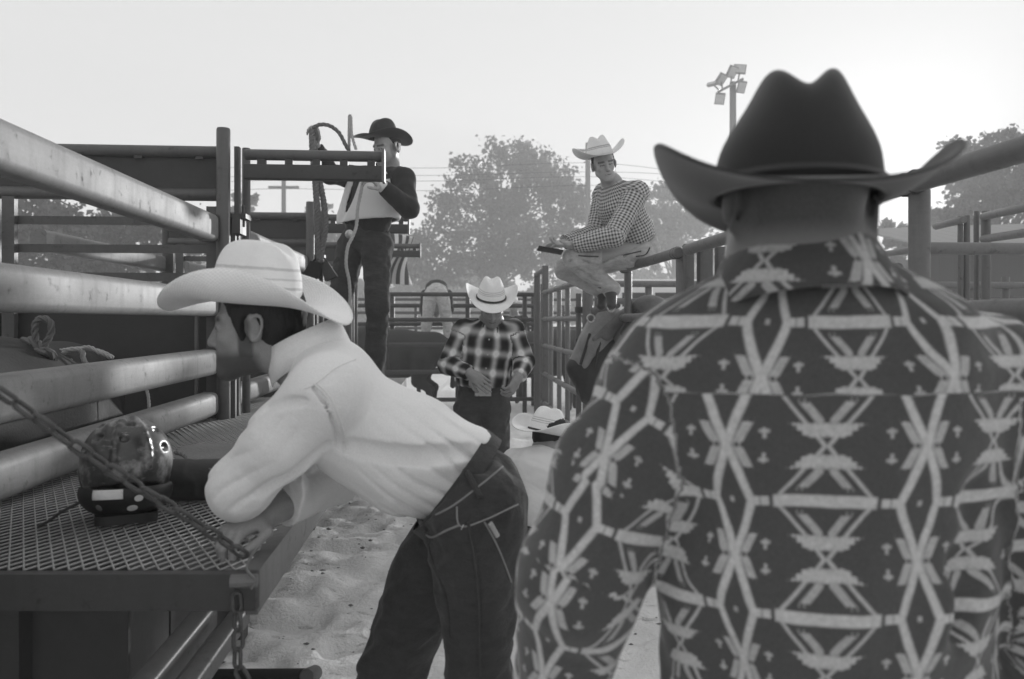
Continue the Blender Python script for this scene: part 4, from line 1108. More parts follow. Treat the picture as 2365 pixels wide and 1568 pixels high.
# ------------------------------------------------------------ cowboy leaning on the walkway
def leaning():
    t = thing('person', W(1030, 740, 1.85) - Vector((0, 0, CAMZ)), 'cowboy in pale straw hat and white shirt leaning on the walkway', 'person', 'cowboys')
    hf, hu = Vector((-.998, -.02, -.06)), Vector((-.03, 0, 1)); hc = W(596, 752, 1.85); hs = 0.96
    nk = W(715, 850, 1.86)
    sN, sF = W(752, 905, 1.70), W(722, 925, 2.02)
    eN, eF = W(556, 1128, 1.74), W(775, 1105, 1.98)
    wN, wF = W(672, 1128, 1.90), W(612, 1192, 1.775)
    chest, waist, pel = W(775, 945, 1.86), W(945, 1035, 1.87), W(1075, 1135, 1.87)
    lat = Vector((0, 1, 0))
    hN, hF = W(1095, 1190, 1.77), W(1050, 1195, 1.98)
    kN, kF = W(1108, 1570, 1.76), W(905, 1545, 1.98)
    aN, aF = kN + Vector((.06, .02, -.46)), kF + Vector((-.0, .0, -.47))
    # body: one continuous skin
    P = head_prims(hc, hf, hu, hs, nk, .052, throat=False)
    P += [Cap(nk, chest, .066, .095, .04, side=lat, sx=1.25), Cap(chest, waist, .095, .085, .04, side=lat, sx=1.25), Cap(waist, pel, .085, .09, .04, side=lat, sx=1.25)]
    P += [Cap(chest, sN, .05, .036, .03), Cap(chest, sF, .06, .045, .03)]
    P += limb(sN, eN, wN, (.034, .034, .026)) + limb(sF, eF, wF, (.05, .042, .029))
    P += limb(hN, kN, aN, (.085, .058, .04)) + limb(hF, kF, aF, (.085, .058, .04))
    P += [Cap(aN, aN + Vector((-.17, -.02, -.05)), .04, .032), Cap(aF, aF + Vector((-.17, 0, -.05)), .04, .032)]
    P += hand_prims(wF, W(535, 1228, 1.70) - wF, Vector((-.35, -.55, .75)), 1, (0.75, 0.75, 0.5), 1.02, thumb=(.9, .6), rad=1.12)
    P += hand_prims(wN, Vector((.12, .95, -.1)), Vector((0, 0, 1)), -1, (0.4, .5, .4))
    Pv, Q = field_mesh(P, 0.0042)
    obj('body', Pv, Q, 'skin_tan', t, attrs={'stubble_shade': stubble_shade_attr(Pv, hc, hf, hu, hs, 1.15)})
    eyes(t, hc, hf, hu, hs)
    hair_mesh(t, hc, hf, hu, hs, front=0.035, low=-.075)
    # shirt
    k = .035
    S = [Cap(W(745, 850, 1.86), chest, .080, .116, k, side=lat, sx=1.35), Cap(chest, waist, .118, .120, k, side=lat, sx=1.32),
         Cap(waist, W(1048, 1103, 1.87), .120, .108, k, side=lat, sx=1.28),
         Cap(W(835, 1035, 1.87), W(925, 1100, 1.87), .085, .080, .05, side=lat, sx=1.4),            # slack hanging under the belly
         Cap(W(1020, 1030, 1.84), W(1098, 1035, 1.85), .062, .048, .03, side=lat, sx=2.0),           # blouse over the belt at the back
         Cap(W(785, 870, 1.84), sN, .078, .080, .04), Cap(W(760, 870, 1.92), sF, .078, .070, .04),
         Cap(sN, W(650, 1020, 1.715), .080, .074, .02), Cap(W(650, 1020, 1.715), eN, .074, .062, .03),
         Cap(eN, W(640, 1125, 1.81), .068, .066, .03), Cap(W(640, 1125, 1.81), wN, .066, .05, .02),
         Cap(sF, eF, .075, .062, .03), Cap(eF, W(655, 1172, 1.83), .056, .045, .025)]
    arm_ax = eN - sN; tor = pel - chest
    base = list(S); folds = []
    D_ = 1.7
    for pts, r_, kk in (
        ([(800, 1030), (880, 1044), (980, 1052), (1060, 1044), (1105, 1036)],   .009, .022),
        ([(755, 1025), (715, 1058), (650, 1110), (600, 1140)], .006, .020),
        ([(740, 1060), (715, 1082), (660, 1122)], .005, .014),
        ([(722, 890), (748, 925), (770, 980), (782, 1035)], .0028, .010),
        ([(615, 945), (660, 930), (710, 925)], .005, .014)):
        folds += crease(base, [W(u_, v_, D_) for u_, v_ in pts], r_, .002, kk, 6)
    # cloth gathered at the waist: pleats that sharpen towards the belt; drag folds on the sleeve
    tA, tX = unit(pel - chest), unit(np.cross(unit(pel - chest), (0, 1, 0))); c0 = A3(chest); tl = (pel - chest).length
    aA = unit(eN - sN); aX = unit(np.cross(aA, (0, 1, 0))); s0 = A3(sN); al = (eN - sN).length
    def pleat(X, Y, Z):
        x, y, z = X - c0[0], Y - c0[1], Z - c0[2]
        tt = (x * tA[0] + y * tA[1] + z * tA[2]) / tl; q = x * tX[0] + y * tX[1] + z * tX[2]
        n1 = vnoise(tt * 3.1 + 4, q * 16, y * 9); n2 = vnoise(tt * 2.2 + 9, q * 30 + 3, y * 14)
        ph = q * 2 * np.pi / .034 + tt * 2.6 + (n1 - .5) * 5.0 + y * 10
        g = np.exp(-(np.sin(ph * .5) / .42) ** 2)                           # narrow valleys
        m = np.clip((tt - .22) / .65, 0, 1) ** 1.3 * np.clip((1.22 - tt) / .1, 0, 1) * np.clip((q + .12 + .10 * tt) / .06, 0, 1)
        m = np.where(tX[2] > 0, m, m)
        w1 = m * (g * .0085 - .0025) * (.35 + n2 * 1.1)
        x, y, z = X - s0[0], Y - s0[1], Z - s0[2]
        ta = (x * aA[0] + y * aA[1] + z * aA[2]) / al; qa = x * aX[0] + y * aX[1] + z * aX[2]
        n3 = vnoise(ta * 4, qa * 12 + 7, y * 9)
        ph = (qa * 1.0 + ta * .055) * 2 * np.pi / .042 + (n3 - .5) * 4.5
        ga = np.exp(-(np.sin(ph * .5) / .45) ** 2)
        inarm = np.clip((.10 - np.sqrt(np.maximum(x * x + y * y + z * z - (ta * al) ** 2, 0))) / .02, 0, 1) * np.clip((ta - .1) / .4, 0, 1) * np.clip((1.2 - ta) / .15, 0, 1)
        return w1 + inarm * (ga * .0065 - .002) * (.2 + n3 * 1.2)
    warp = add_warps(fold_warp(tor, .0012, 22, 6, 2.0), pleat)
    S += folds
    S.append(Cut(W(655, 1172, 1.83), W(610, 1190, 1.775) - W(680, 1160, 1.85), (A3(W(655, 1172, 1.83)) - .1, A3(W(655, 1172, 1.83)) + .1)))
    S.append(Cut(W(1052, 1106, 1.87), pel - waist))
    Pv, Q = field_mesh(S, 0.004, warp)
    sh = obj('shirt', Pv, Q, 'shirt_white', t)
    # stitched seams: shoulder yoke and armhole, cuff
    def seam(name, prims, pts, r=.0022): MB().tube(on_mesh(Pv, Q, pts, .0008), r, 6).build(name, 'shirt_white', sh)
    seam('armhole_seam', S, [W(724, 885, 1.7), W(757, 920, 1.7), W(782, 985, 1.7), W(793, 1045, 1.7)], .0018)
    seam('armhole_seam', S, [W(732, 885, 1.7), W(765, 920, 1.7), W(790, 985, 1.7), W(800, 1040, 1.7)], .0014)
    seam('yoke_seam', S, [W(700, 898, 1.7), W(730, 885, 1.7), W(775, 850, 1.75), W(820, 830, 1.8)], .0016)
    collar(t, W(718, 818, 1.86), hc - nk + Vector((.06, 0, .06)), Vector((-1, 0, -.5)), .074, .078, .052, 'shirt_white', gap=.6, drop=.05, lift_back=0.01)
    # jeans
    J = [Cap(W(1050, 1110, 1.87), pel, .112, .124, .03, side=lat, sx=1.32), Ell(W(1112, 1190, 1.80), (.092, .10, .11), None, .05), Ell(W(1105, 1190, 1.95), (.09, .09, .105), None, .05),
         Cap(hN, kN, .110, .062, .03), Cap(kN, aN, .064, .062, .03), Cap(hF, kF, .108, .074, .03), Cap(kF, aF, .08, .07, .03),
         Cut(W(1050, 1112, 1.87), waist - pel)]
    warp = add_warps(fold_warp((1, 0, .35), .0065, 22, 7, 4.0), fold_warp((0, .2, 1), .0035, 24, 7, 9.0))
    Pv, Q = field_mesh(J, 0.005, warp)
    je = obj('jeans', Pv, Q, 'denim_dark', t)
    ax = (waist - pel).normalized()
    wb = belt_ring(t, W(1056, 1118, 1.87), ax, Vector((-.5, 0, -.8)), .140, .178, .020, 'denim_dark', 'waistband')
    plain('thread', 0.24, 0.9, bmp=0)
    def jseam(name, pts, r, mat, par=je, lift=.001): MB().tube(on_mesh(Pv, Q, pts, lift), r, 6).build(name, mat, par)
    D_ = 1.8
    jseam('belt_loop', [W(1073, 1082, D_), W(1092, 1118, D_), W(1108, 1150, D_)], .007, 'denim_dark', lift=.004)
    jseam('belt_loop', [W(958, 1178, D_), W(970, 1200, D_), W(985, 1222, D_)], .006, 'denim_dark', lift=.004)
    jseam('pocket_seam', [W(1055, 1115 + 55, D_), W(1063, 1215, D_), W(1120, 1200, D_), W(1195, 1165, D_)], .0022, 'thread')
    jseam('pocket_seam', [W(1118, 1205, D_), W(1150, 1265, D_), W(1180, 1345, D_)], .0022, 'thread')
    jseam('pocket_edge', [W(985, 1235, D_), W(1000, 1240, D_), W(1030, 1225, D_), W(1062, 1212, D_)], .0025, 'thread')
    jseam('waist_seam', [W(965, 1205, D_), W(1040, 1172, D_), W(1120, 1112, D_), W(1160, 1078, D_)], .0022, 'thread')
    jseam('fly_seam', [W(985, 1235, D_), W(1000, 1300, D_), W(1030, 1380, D_), W(1038, 1470, D_)], .003, 'denim_dark')
    jseam('side_seam', [W(1080, 1205, D_), W(1098, 1300, D_), W(1106, 1420, D_), W(1108, 1560, D_)], .004, 'denim_dark')
    jseam('rivet', [W(1067, 1216, D_), W(1069, 1217, D_)], .006, 'silver', lift=.002)
    plain('tag_pale', 0.42, 0.8, bmp=0)
    jseam('pocket_tab', [W(1130, 1207, D_), W(1148, 1238, D_)], .0055, 'tag_pale', lift=.002)
    # boots below the frame
    for a in (aN, aF):
        Bv, Bq = field_mesh([Cap(a + Vector((0, 0, .18)), a, .055, .05), Cap(a + Vector((0, 0, -.035)), a + Vector((-.19, 0, -.045)), .045, .036), Cut((a.x, a.y, 0.004), (0, 0, -1))], .008)
        obj('boot', Bv, Bq, 'boot_leather', t)
    make_hat(t, W(592, 697, 1.85), Vector((-.97, .22, .075)), Vector((.09, -.05, 1)), 'hat_straw', H=.132, a=.106, b=.088, fb=.122, sd=.108, up=.075, dip=.034, inw=.34, crease=.018, pinch=.10, taper=.06, band=None, box=.36, p_side=1.7)
leaning()

# ------------------------------------------------------------ cowboy in the patterned shirt, seen from behind
def aztec(name, dark, light):
    m, b = new_mat(name); uv = coords(attr='clothuv'); c = coords()
    x, y, z = sep(uv)
    wx = x + (noise(c, 6, 3, .5) - .5) * .018; wy = y + (noise(mapping(c, loc=(3, 1, 2)), 9, 2, .5) - .5) * .012
    yo = wy.step(0.002)                                         # cloth above the yoke seam is cut from another place
    PX, PY = 0.204, 0.130
    wx = wx + 0.0445 - yo * 0.033; wy = wy + 0.1214 - yo * (0.083 + 0.1214)
    ax = wx.fold(PX); ay = wy.fold(PY)                          # 0 at the bar, half a period at the crossing
    s = PX / 760.0
    X = ax / s; Y = ay / s
    ser = ((X * 0.30).sin()) * 6 + ((Y * 0.30).sin()) * 6
    bar_ = (Y).band(27, 9) * (X).band(204, 10)
    dots = (1 - bar_) * Y.band(20, 6) * ((X - 240).band(18, 8).max((X - 280).band(18, 8)))
    l1 = 200 - Y * 0.80
    thin = (X - l1).band(10, 9) * (Y - 18).step(6)
    l2 = 296 + Y * 0.343
    thick = (X - l2).band(19, 12)
    tri = (X - (l1 - 62)).band(21 + 0 * X, 8) * (Y - 105 + ser).band(48, 10) * (X - 12).step(6)
    block = (Y - 178 + ser * .5).band(27, 12) * (40 + (236 - Y) * 1.15 - X + ser).step(14) 
    flag = ((X - 380).abs() - 62 + (Y - 190) * 0.45).band(19, 6) * (Y - 192 + ser).band(46, 8)
    cr = ((X - 243).abs() * (X - 243).abs() + (Y - 196).abs() * (Y - 196).abs()).pow(0.5)
    cross = ((X - 243).band(7, 5) * (Y - 190).band(22, 6)).max((X - 243).band(20, 6) * (Y - 182).band(7, 5))
    dia = (X - 380).band(10, 6) * Y.band(12, 6)
    f = bar_.max(dots).max(thin * .8).max(thick).max(tri * .7).max(block * .9).max(flag * .75).max(cross * .75).max(dia * .7)
    wv = noise(c, 420, 2, .7); wv2 = noise(c, 140, 3, .6)
    f = f * (0.82 + (wv2 - .5) * .6)
    col = (dark + f.clamp() * (light - dark)) * (0.55 + wv * .9)
    set_in(b.inputs['Base Color'], col); b.inputs['Roughness'].default_value = .95; b.inputs['Specular IOR Level'].default_value = .1
    b.inputs['Sheen Weight'].default_value = .25
    bump(b, noise(c, 10, 4, .55) + wv * .05, .4, .02); MATS[name] = m
aztec('blanket_cloth', 0.078, 0.60)
def front_man():
    t = thing('person', W(1870, 740, .93) - Vector((0, 0, CAMZ)), 'big foreground cowboy from behind in dark hat and geometric patterned shirt', 'person', 'cowboys')
    bk = Vector((0, -1, 0)); lat = Vector((1, 0, 0))
    hf, hu = Vector((-.10, .99, -.05)), Vector((0.03, .05, 1)); hc = W(1836, 478, 1.00); hs = 1.0
    nk = W(1850, 640, 1.02)
    sL, sR = W(1555, 872, 1.04), W(2250, 885, 1.04)
    eL, eR = W(1335, 1330, 1.02), W(2440, 1340, 1.0)
    wL, wR = W(1270, 1720, 1.16), W(2420, 1740, 1.18)
    chest, waist, pel = W(1890, 930, 1.05), W(1900, 1300, 1.04), W(1900, 1660, 1.05)
    hL, hR = W(1800, 1740, 1.05), W(2000, 1740, 1.05)
    kL, kR = hL + Vector((-.02, .06, -.42)), hR + Vector((.02, .04, -.42))
    aL, aR = Vector((kL.x, kL.y - .02, .08)), Vector((kR.x, kR.y - .02, .08))
    P = head_prims(hc, hf, hu, hs, nk, .058)
    P += [Cap(W(1838, 520, 1.0), nk, .061, .070, .03), Cap(nk, chest, .07, .12, .05, side=lat, sx=1.2), Cap(chest, waist, .115, .105, .05, side=lat, sx=1.4), Cap(waist, pel, .105, .11, .05, side=lat, sx=1.4),
          Cap(W(1855, 720, 1.03), sL, .06, .05, .04), Cap(W(1855, 720, 1.03), sR, .06, .05, .04)]
    P += limb(sL, eL, wL, (.05, .042, .03)) + limb(sR, eR, wR, (.05, .042, .03))
    P += limb(hL, kL, aL, (.09, .06, .042)) + limb(hR, kR, aR, (.09, .06, .042))
    P += [Cap(aL, aL + Vector((0, .17, -.05)), .04, .032), Cap(aR, aR + Vector((0, .17, -.05)), .04, .032)]
    P += hand_prims(wL, Vector((.1, .25, -.95)), Vector((-1, 0, 0)), -1, (.35, .4, .3)) + hand_prims(wR, Vector((-.1, .25, -.95)), Vector((1, 0, 0)), 1, (.35, .4, .3))
    Pv, Q = field_mesh(P, .006)
    fr = frame_of(hf, hu); qq = Pv - A3(hc); zz = qq @ A3(fr[1]); xx = qq @ A3(fr[0])
    st = np.clip((zz + .085) / .055, 0, 1) * np.clip((.02 - xx) / .03, 0, 1) * (zz < .2)
    obj('body', Pv, Q, 'skin_neck', t, attrs={'stubble_shade': np.stack([st] * 3, 1)})
    hair_mesh(t, hc, hf, hu, hs, front=.015, low=.035, grow=.001)
    # shirt
    uvT = lambda off: (bk, off, .215)
    k = .04
    yoke = W(1890, 905, .93).z
    S = [Cap(W(1868, 780, 1.03), chest, .100, .150, .05, side=lat, sx=1.42), Cap(chest, waist, .152, .142, k, side=lat, sx=1.44), Cap(waist, pel, .142, .140, k, side=lat, sx=1.44),
         Cap(W(1800, 752, 1.02), sL, .074, .078, .05), Cap(W(1940, 752, 1.02), sR, .074, .078, .05), Cap(W(1860, 700, 1.03), W(1870, 800, 1.03), .082, .11, .04),
         Cap(W(1660, 850, .99), W(1680, 1000, .99), .075, .07, .05), Cap(W(2120, 850, .99), W(2100, 1000, .99), .075, .07, .05)]
    ArmL = [Cap(sL, W(1420, 1100, 1.02), .080, .074, .035), Cap(W(1420, 1100, 1.02), eL, .074, .070, .03), Cap(eL, wL, .072, .055, .03)]
    ArmR = [Cap(sR, W(2370, 1100, 1.02), .080, .072, .035), Cap(W(2370, 1100, 1.02), eR, .072, .068, .03), Cap(eR, wR, .068, .05, .03)]
    def ridge(pts, r, kk=.016, sub=True): return [Cap(a, b, r, r, kk, sub=sub) for a, b in zip(pts[:-1], pts[1:])]
    fo = ridge([W(1505, 930, .94), W(1512, 1080, .93), W(1505, 1230, .93)], .014, .03)      # gap between sleeve and back
    fo += ridge([W(1600, 1390, .86), W(1720, 1440, .85), W(1850, 1455, .85)], .008, .02)
    fo += ridge([W(2260, 1150, .92), W(2230, 1300, .92), W(2200, 1450, .92)], .02, .03)
    fo += ridge([W(1440, 870, .93), W(1480, 930, .92), W(1500, 960, .92)], .008, .018)
    fo += ridge([W(1400, 930, .94), W(1450, 985, .93)], .007, .016)
    fo += ridge([W(1340, 1290, .93), W(1400, 1330, .92), W(1450, 1330, .93)], .008, .018)
    fo += ridge([W(1290, 1400, .93), W(1350, 1430, .92)], .007, .016)
    S += ArmL + ArmR + fo
    Pv, Q = field_mesh(S, .006, add_warps(fold_warp((.25, .1, 1), .006, 11, 4, 3.0), fold_warp((1, .1, .35), .004, 15, 5, 7.0)))
    # cloth coordinates: back wrapped round the body, sleeves along the arm
    tor = [chest, waist]
    def uvmap(V):
        V = np.asarray(V, dtype=float); best = np.full(len(V), 1e9); U = np.zeros((len(V), 3))
        cx = W(1887, 900, 1.04).x
        lx = (V[:, 0] - cx) / 1.44; dy = 1.045 - V[:, 1]
        an = np.arctan2(lx, np.maximum(dy, .02)); U[:, 0] = an * .150 * 1.44; U[:, 1] = V[:, 2] - yoke
        dT = np.min([p.ev(V[:, 0], V[:, 1], V[:, 2]) for p in S[:8]], 0)
        for arm, sg, o0 in ((ArmL, -1, .02), (ArmR, 1, .09)):
            run = 0
            for p in arm:
                d = p.ev(V[:, 0], V[:, 1], V[:, 2]); ln = math.sqrt(p.l2); tt = p.ab / ln
                x = unit(A3(bk) - tt * (A3(bk) @ tt)); y = np.cross(tt, x); q = V - p.a
                a = np.arctan2(q @ y, q @ x); m = (d < dT - .004) & (d < best)
                U[m, 0] = (a * .078 + o0)[m]; U[m, 1] = (-(q @ tt) - run - .05)[m]; best = np.where(m, d, best); run += ln
        return U
    at = {'clothuv': uvmap(Pv)}
    sh = obj('shirt', Pv, Q, 'blanket_cloth', t, attrs=at)
    collar(t, W(1852, 684, 1.01), Vector((-.03, .22, 1)), Vector((-.10, 1, -.25)), .100, .088, .054, 'blanket_cloth', gap=.9, drop=.058, sx=1.0, lift_back=.0,
           uvf=lambda v: (math.atan2(v[0] - W(1850, 0, 1.02).x, 1.02 - v[1]) * .1 + .06, v[2] * 1.0 - .075 + .2 - yoke, 0))
    # jeans below the frame
    Jv, Jq = field_mesh([Cap(pel, hL, .12, .11, .04, side=lat, sx=1.3), Cap(pel, hR, .12, .11, .04, side=lat, sx=1.3)] + limb(hL, kL, aL, (.105, .08, .07)) + limb(hR, kR, aR, (.105, .08, .07)), .009)
    obj('jeans', Jv, Jq, 'denim_mid', t)
    for a in (aL, aR):
        Bv, Bq = field_mesh([Cap(a + Vector((0, 0, .12)), a, .055, .05), Cap(a + Vector((0, 0, -.035)), a + Vector((0, .19, -.045)), .045, .036), Cut((a.x, a.y, .004), (0, 0, -1))], .009)
        obj('boot', Bv, Bq, 'boot_leather', t)
    make_hat(t, W(1838, 455, .985), Vector((.18, .98, -.03)), Vector((.03, .03, 1)), 'hat_black', H=.142, a=.112, b=.099, fb=.10, sd=.094, up=.064, dip=.020, inw=.10, crease=.030, pinch=.05, taper=.10, band='band_dark', box=.34, p_side=2.6, bandh=.010, n=128, narrow=.27, cw=.019)
front_man()

# ------------------------------------------------------------ cowboy standing on the walkway
def standing():
    J = dict(hc=W(893, 340, 5.36), hf=Vector((-.62, -.70, -.30)), hu=Vector((-.05, -.1, 1)), nk=W(898, 384, 5.42), ch=W(868, 440, 5.42), wa=W(850, 502, 5.45), pel=W(842, 552, 5.48),
             sL=W(932, 412, 5.32), sR=W(806, 408, 5.55), eL=W(944, 482, 5.2), eR=W(762, 402, 5.35), wL=W(882, 430, 5.08), wR=W(729, 335, 5.2),
             hL=W(868, 568, 5.42), hR=W(812, 568, 5.52), kL=W(872, 708, 5.32), kR=W(780, 712, 5.42), aL=W(864, 872, 5.42), aR=W(752, 872, 5.5), tL=W(846, 893, 5.28), tR=W(722, 893, 5.36))
    t, g = cowboy('cowboy in dark hat and white vest standing on the walkway holding ropes', J, 'shirt_dark', 'denim_dark', skin='skin',
        hat=dict(c=W(885, 322, 5.37), f=(-.70, -.70, -.02), u=(.06, .0, 1), mat='hat_dark', H=.135, a=.104, b=.088, fb=.105, sd=.10, up=.060, dip=.012, inw=.2, crease=.030, pinch=.20, taper=.12, narrow=.15, band='band_dark'),
        hand_l=(W(858, 412, 5.02) - W(882, 430, 5.08), Vector((.3, -.6, .7)), 1, (.8, .8, .5)), hand_r=(Vector((-.05, -.1, 1)), Vector((.5, .8, 0)), 1, (1.0, 1.0, .6)))
    # protective vest, open at the front
    lat, fwd = g['lat'], g['fwd']; fwd = fwd if fwd.y < 0 else -fwd
    ch, wa, nk, pe = J['ch'], J['wa'], J['nk'], J['pel']; low = wa.lerp(pe, .25)
    V = [Cap(nk.lerp(ch, .45), ch, .105, .158, .03, side=lat, sx=1.36), Cap(ch, low, .158, .166, .03, side=lat, sx=1.42)]
    inner = [Cap(nk.lerp(ch, .2), ch, .095, .140, .004, side=lat, sx=1.36, sub=True), Cap(ch, low + (low - ch) * .3, .140, .152, .004, side=lat, sx=1.42, sub=True)]
    front = fwd + lat * -.42
    gap = Cap(nk + front * .20, low + front * .22 - lat * .03, .055, .085, .006, sub=True)
    V += inner + [gap, Cap(J['sL'], J['sL'].lerp(J['eL'], .5), .092, .09, .008, sub=True), Cap(J['sR'], J['sR'].lerp(J['eR'], .5), .092, .09, .008, sub=True), Cut(low, low - ch + lat * .1), Cut(nk.lerp(ch, .25), nk - ch)]
    Pv, Q = field_mesh(V, .006, fold_warp((0, 0, 1), .002, 12, 5))
    v = obj('vest', Pv, Q, 'vest_white', t)
    q = W(890, 408, 5.13); MB().box(q, (.035, 0, .006), (0, .004, 0), (-.002, 0, .016)).build('vest_patch', 'band_dark', v, smooth=False)
    c = W(797, 541, 5.30); vs, fs = sphere_mesh(c + Vector((.03, -.01, 0)), .030, 18, 10, (1, .3, 1)); obj('belt_buckle', vs, fs, 'silver', t)
    cuff = MB().tube([J['wL'].lerp(J['eL'], .1), J['wL'].lerp(J['eL'], -.15)], .040, 14); cuff.build('wrist_tape', 'vest_white', t)
standing()

# ------------------------------------------------------------ cowboy in plaid, head bowed
def plaid():
    J = dict(hc=W(1136, 706, 5.12), hf=Vector((.05, -.80, -.60)), hu=Vector((.02, -.6, .8)), nk=W(1134, 742, 5.22), ch=W(1128, 795, 5.22), wa=W(1114, 868, 5.22), pel=W(1112, 922, 5.22),
             sL=W(1186, 764, 5.22), sR=W(1070, 764, 5.22), eL=W(1210, 836, 5.20), eR=W(1034, 842, 5.20), wL=W(1196, 872, 5.02), wR=W(1086, 862, 5.0),
             hL=W(1142, 945, 5.22), hR=W(1084, 945, 5.22), kL=W(1146, 1090, 5.17), kR=W(1082, 1085, 5.17), aL=W(1148, 1215, 5.25), aR=W(1076, 1215, 5.25), tL=W(1160, 1240, 5.1), tR=W(1066, 1240, 5.1))
    t, g = cowboy('cowboy in straw hat and plaid shirt looking down at his belt buckle', J, 'plaid_ombre', 'denim_mid', skin='skin_tan',
        hat=dict(c=W(1134, 688, 5.09), f=(.06, -.93, -.38), u=(.06, -.38, .92), mat='hat_straw_b', H=.130, a=.104, b=.090, fb=.105, sd=.115, up=.085, dip=.020, inw=.20, crease=.022, pinch=.15, taper=.14, band='band_dark', bandh=.008, p_side=2.0),
        hand_l=(Vector((-.45, -.35, -.80)), Vector((.75, -.6, -.2)), 1, (.7, .7, .5), 1.05), hand_r=(Vector((.75, -.35, -.55)), Vector((-.35, -.85, .35)), -1, (.35, .4, .3), 1.05), folds=.004)
    c = W(1115, 902, 5.06); fw = Vector((0, -1, 0))
    o = MB().prism(c - Vector((.052, 0, 0)), c + Vector((.052, 0, 0)), (0, 0, 1), .006, .036, .004).build('belt_buckle', 'silver', t)
    for k, (v_) in enumerate((752, 783, 817, 848, 880)):
        q = W(1134 - k * 3.5, v_, 5.22); p_ = Vector((q.x, 0, q.z)); 
        vs, fs = sphere_mesh((q.x, 5.22 - .132 + .01 * (k == 0) * 2, q.z), .006, 10, 6); obj('snap_button', vs, fs, 'eye_white', t)
plaid()

# ------------------------------------------------------------ cowboy sitting on the top rail
def seated():
    J = dict(hc=W(1394, 380, 5.52), hf=Vector((.10, -.97, -.20)), hu=Vector((-.20, -.06, .97)), nk=W(1413, 424, 5.60), ch=W(1432, 478, 5.62), wa=W(1458, 535, 5.66), pel=W(1474, 577, 5.70),
             sL=W(1470, 446, 5.46), sR=W(1396, 450, 5.80), eL=W(1418, 545, 5.36), eR=W(1376, 540, 5.72), wL=W(1322, 566, 5.42), wR=W(1300, 562, 5.56),
             hL=W(1480, 582, 5.58), hR=W(1468, 586, 5.82), kL=W(1326, 598, 5.48), kR=W(1306, 622, 5.74), aL=W(1410, 668, 5.60), aR=W(1395, 672, 5.82), tL=W(1412, 704, 5.50), tR=W(1388, 706, 5.72))
    J['base'] = Vector((J['pel'].x, J['pel'].y, 1.82))
    t, g = cowboy('cowboy in straw hat and checked shirt sitting on the top rail', J, 'gingham', 'denim_light', skin='skin', stub=.15,
        hat=dict(c=W(1385, 360, 5.52), f=(.10, -.98, -.12), u=(-.20, -.12, .97), mat='hat_straw_c', H=.132, a=.106, b=.090, fb=.11, sd=.115, up=.088, dip=.006, inw=.14, crease=.024, pinch=.18, taper=.14, band=None, p_side=2.2),
        hand_l=(Vector((-.95, -.15, .05)), Vector((-.1, .3, -.9)), -1, (.3, .4, .3), 1.05), hand_r=(Vector((-.95, -.2, -.1)), Vector((0, .2, .95)), 1, (.35, .4, .3), 1.05), folds=.005, puffy=1.6,
        jean_creases=[([W(u_, v_, 5.5) for u_, v_ in pts], r_) for pts, r_ in (([(1470, 572), (1440, 590), (1415, 618)], .010), ([(1340, 600), (1375, 612), (1415, 612)], .008), ([(1322, 612), (1350, 634), (1385, 640)], .009), ([(1345, 628), (1375, 650), (1400, 652)], .008), ([(1460, 566), (1425, 574), (1390, 580)], .007), ([(1318, 600), (1312, 625), (1330, 650)], .007), ([(1500, 575), (1480, 596), (1450, 604)], .007), ([(1360, 655), (1380, 668), (1400, 668)], .007))],
        jean_lines=[('side_seam', [W(1480, 580, 5.5), W(1420, 592, 5.5), W(1360, 592, 5.5), W(1335, 590, 5.5)], .005, 'thread_dark'), ('pocket_seam', [W(1448, 562, 5.5), W(1432, 572, 5.5), W(1425, 580, 5.5)], .005, 'thread_dark'), ('pocket_seam', [W(1468, 592, 5.5), W(1490, 588, 5.5), W(1500, 572, 5.5)], .005, 'thread_dark')])
    # something small and dark held in the hands
    ph = MB().prism(W(1242, 573, 5.40), W(1298, 583, 5.42), (0, .3, 1), .035, .006, .003).build('phone', 'band_dark')
    tag(ph, 'dark phone held by the seated cowboy', 'phone')
seated()

# ------------------------------------------------------------ crouching, bending and far people
def crouching():
    J = dict(hc=W(1268, 1010, 4.05), hf=Vector((.55, .75, -.35)), hu=Vector((.25, .1, 1)), nk=W(1262, 1052, 3.98), ch=W(1240, 1100, 3.92), wa=W(1225, 1165, 3.88), pel=W(1222, 1222, 3.9),
             sL=W(1190, 1072, 4.02), sR=W(1300, 1080, 3.9), eL=W(1200, 1160, 4.2), eR=W(1330, 1170, 4.05), wL=W(1255, 1185, 4.35), wR=W(1315, 1190, 4.3),
             hL=W(1195, 1235, 3.98), hR=W(1255, 1240, 3.86), kL=W(1215, 1200, 4.38), kR=W(1300, 1210, 4.25), aL=W(1200, 1352, 4.15), aR=W(1290, 1356, 4.05), tL=W(1215, 1366, 4.32), tR=W(1315, 1368, 4.2))
    cowboy('crouching cowboy in straw hat and white shirt behind the leaning man\'s hip', J, 'shirt_pale', 'denim_mid', skin='skin_tan', face=False,
        hat=dict(c=W(1262, 998, 4.05), f=(.62, .70, -.20), u=(.20, .08, 1), mat='hat_straw_b', H=.12, a=.102, b=.088, fb=.10, sd=.10, up=.075, dip=.01, inw=.2, crease=.02, band='band_dark', bandh=.006),
        hand_l=(Vector((.3, .8, -.3)), Vector((0, 0, 1)), 1), hand_r=(Vector((.1, .9, -.3)), Vector((0, 0, 1)), -1))
crouching()
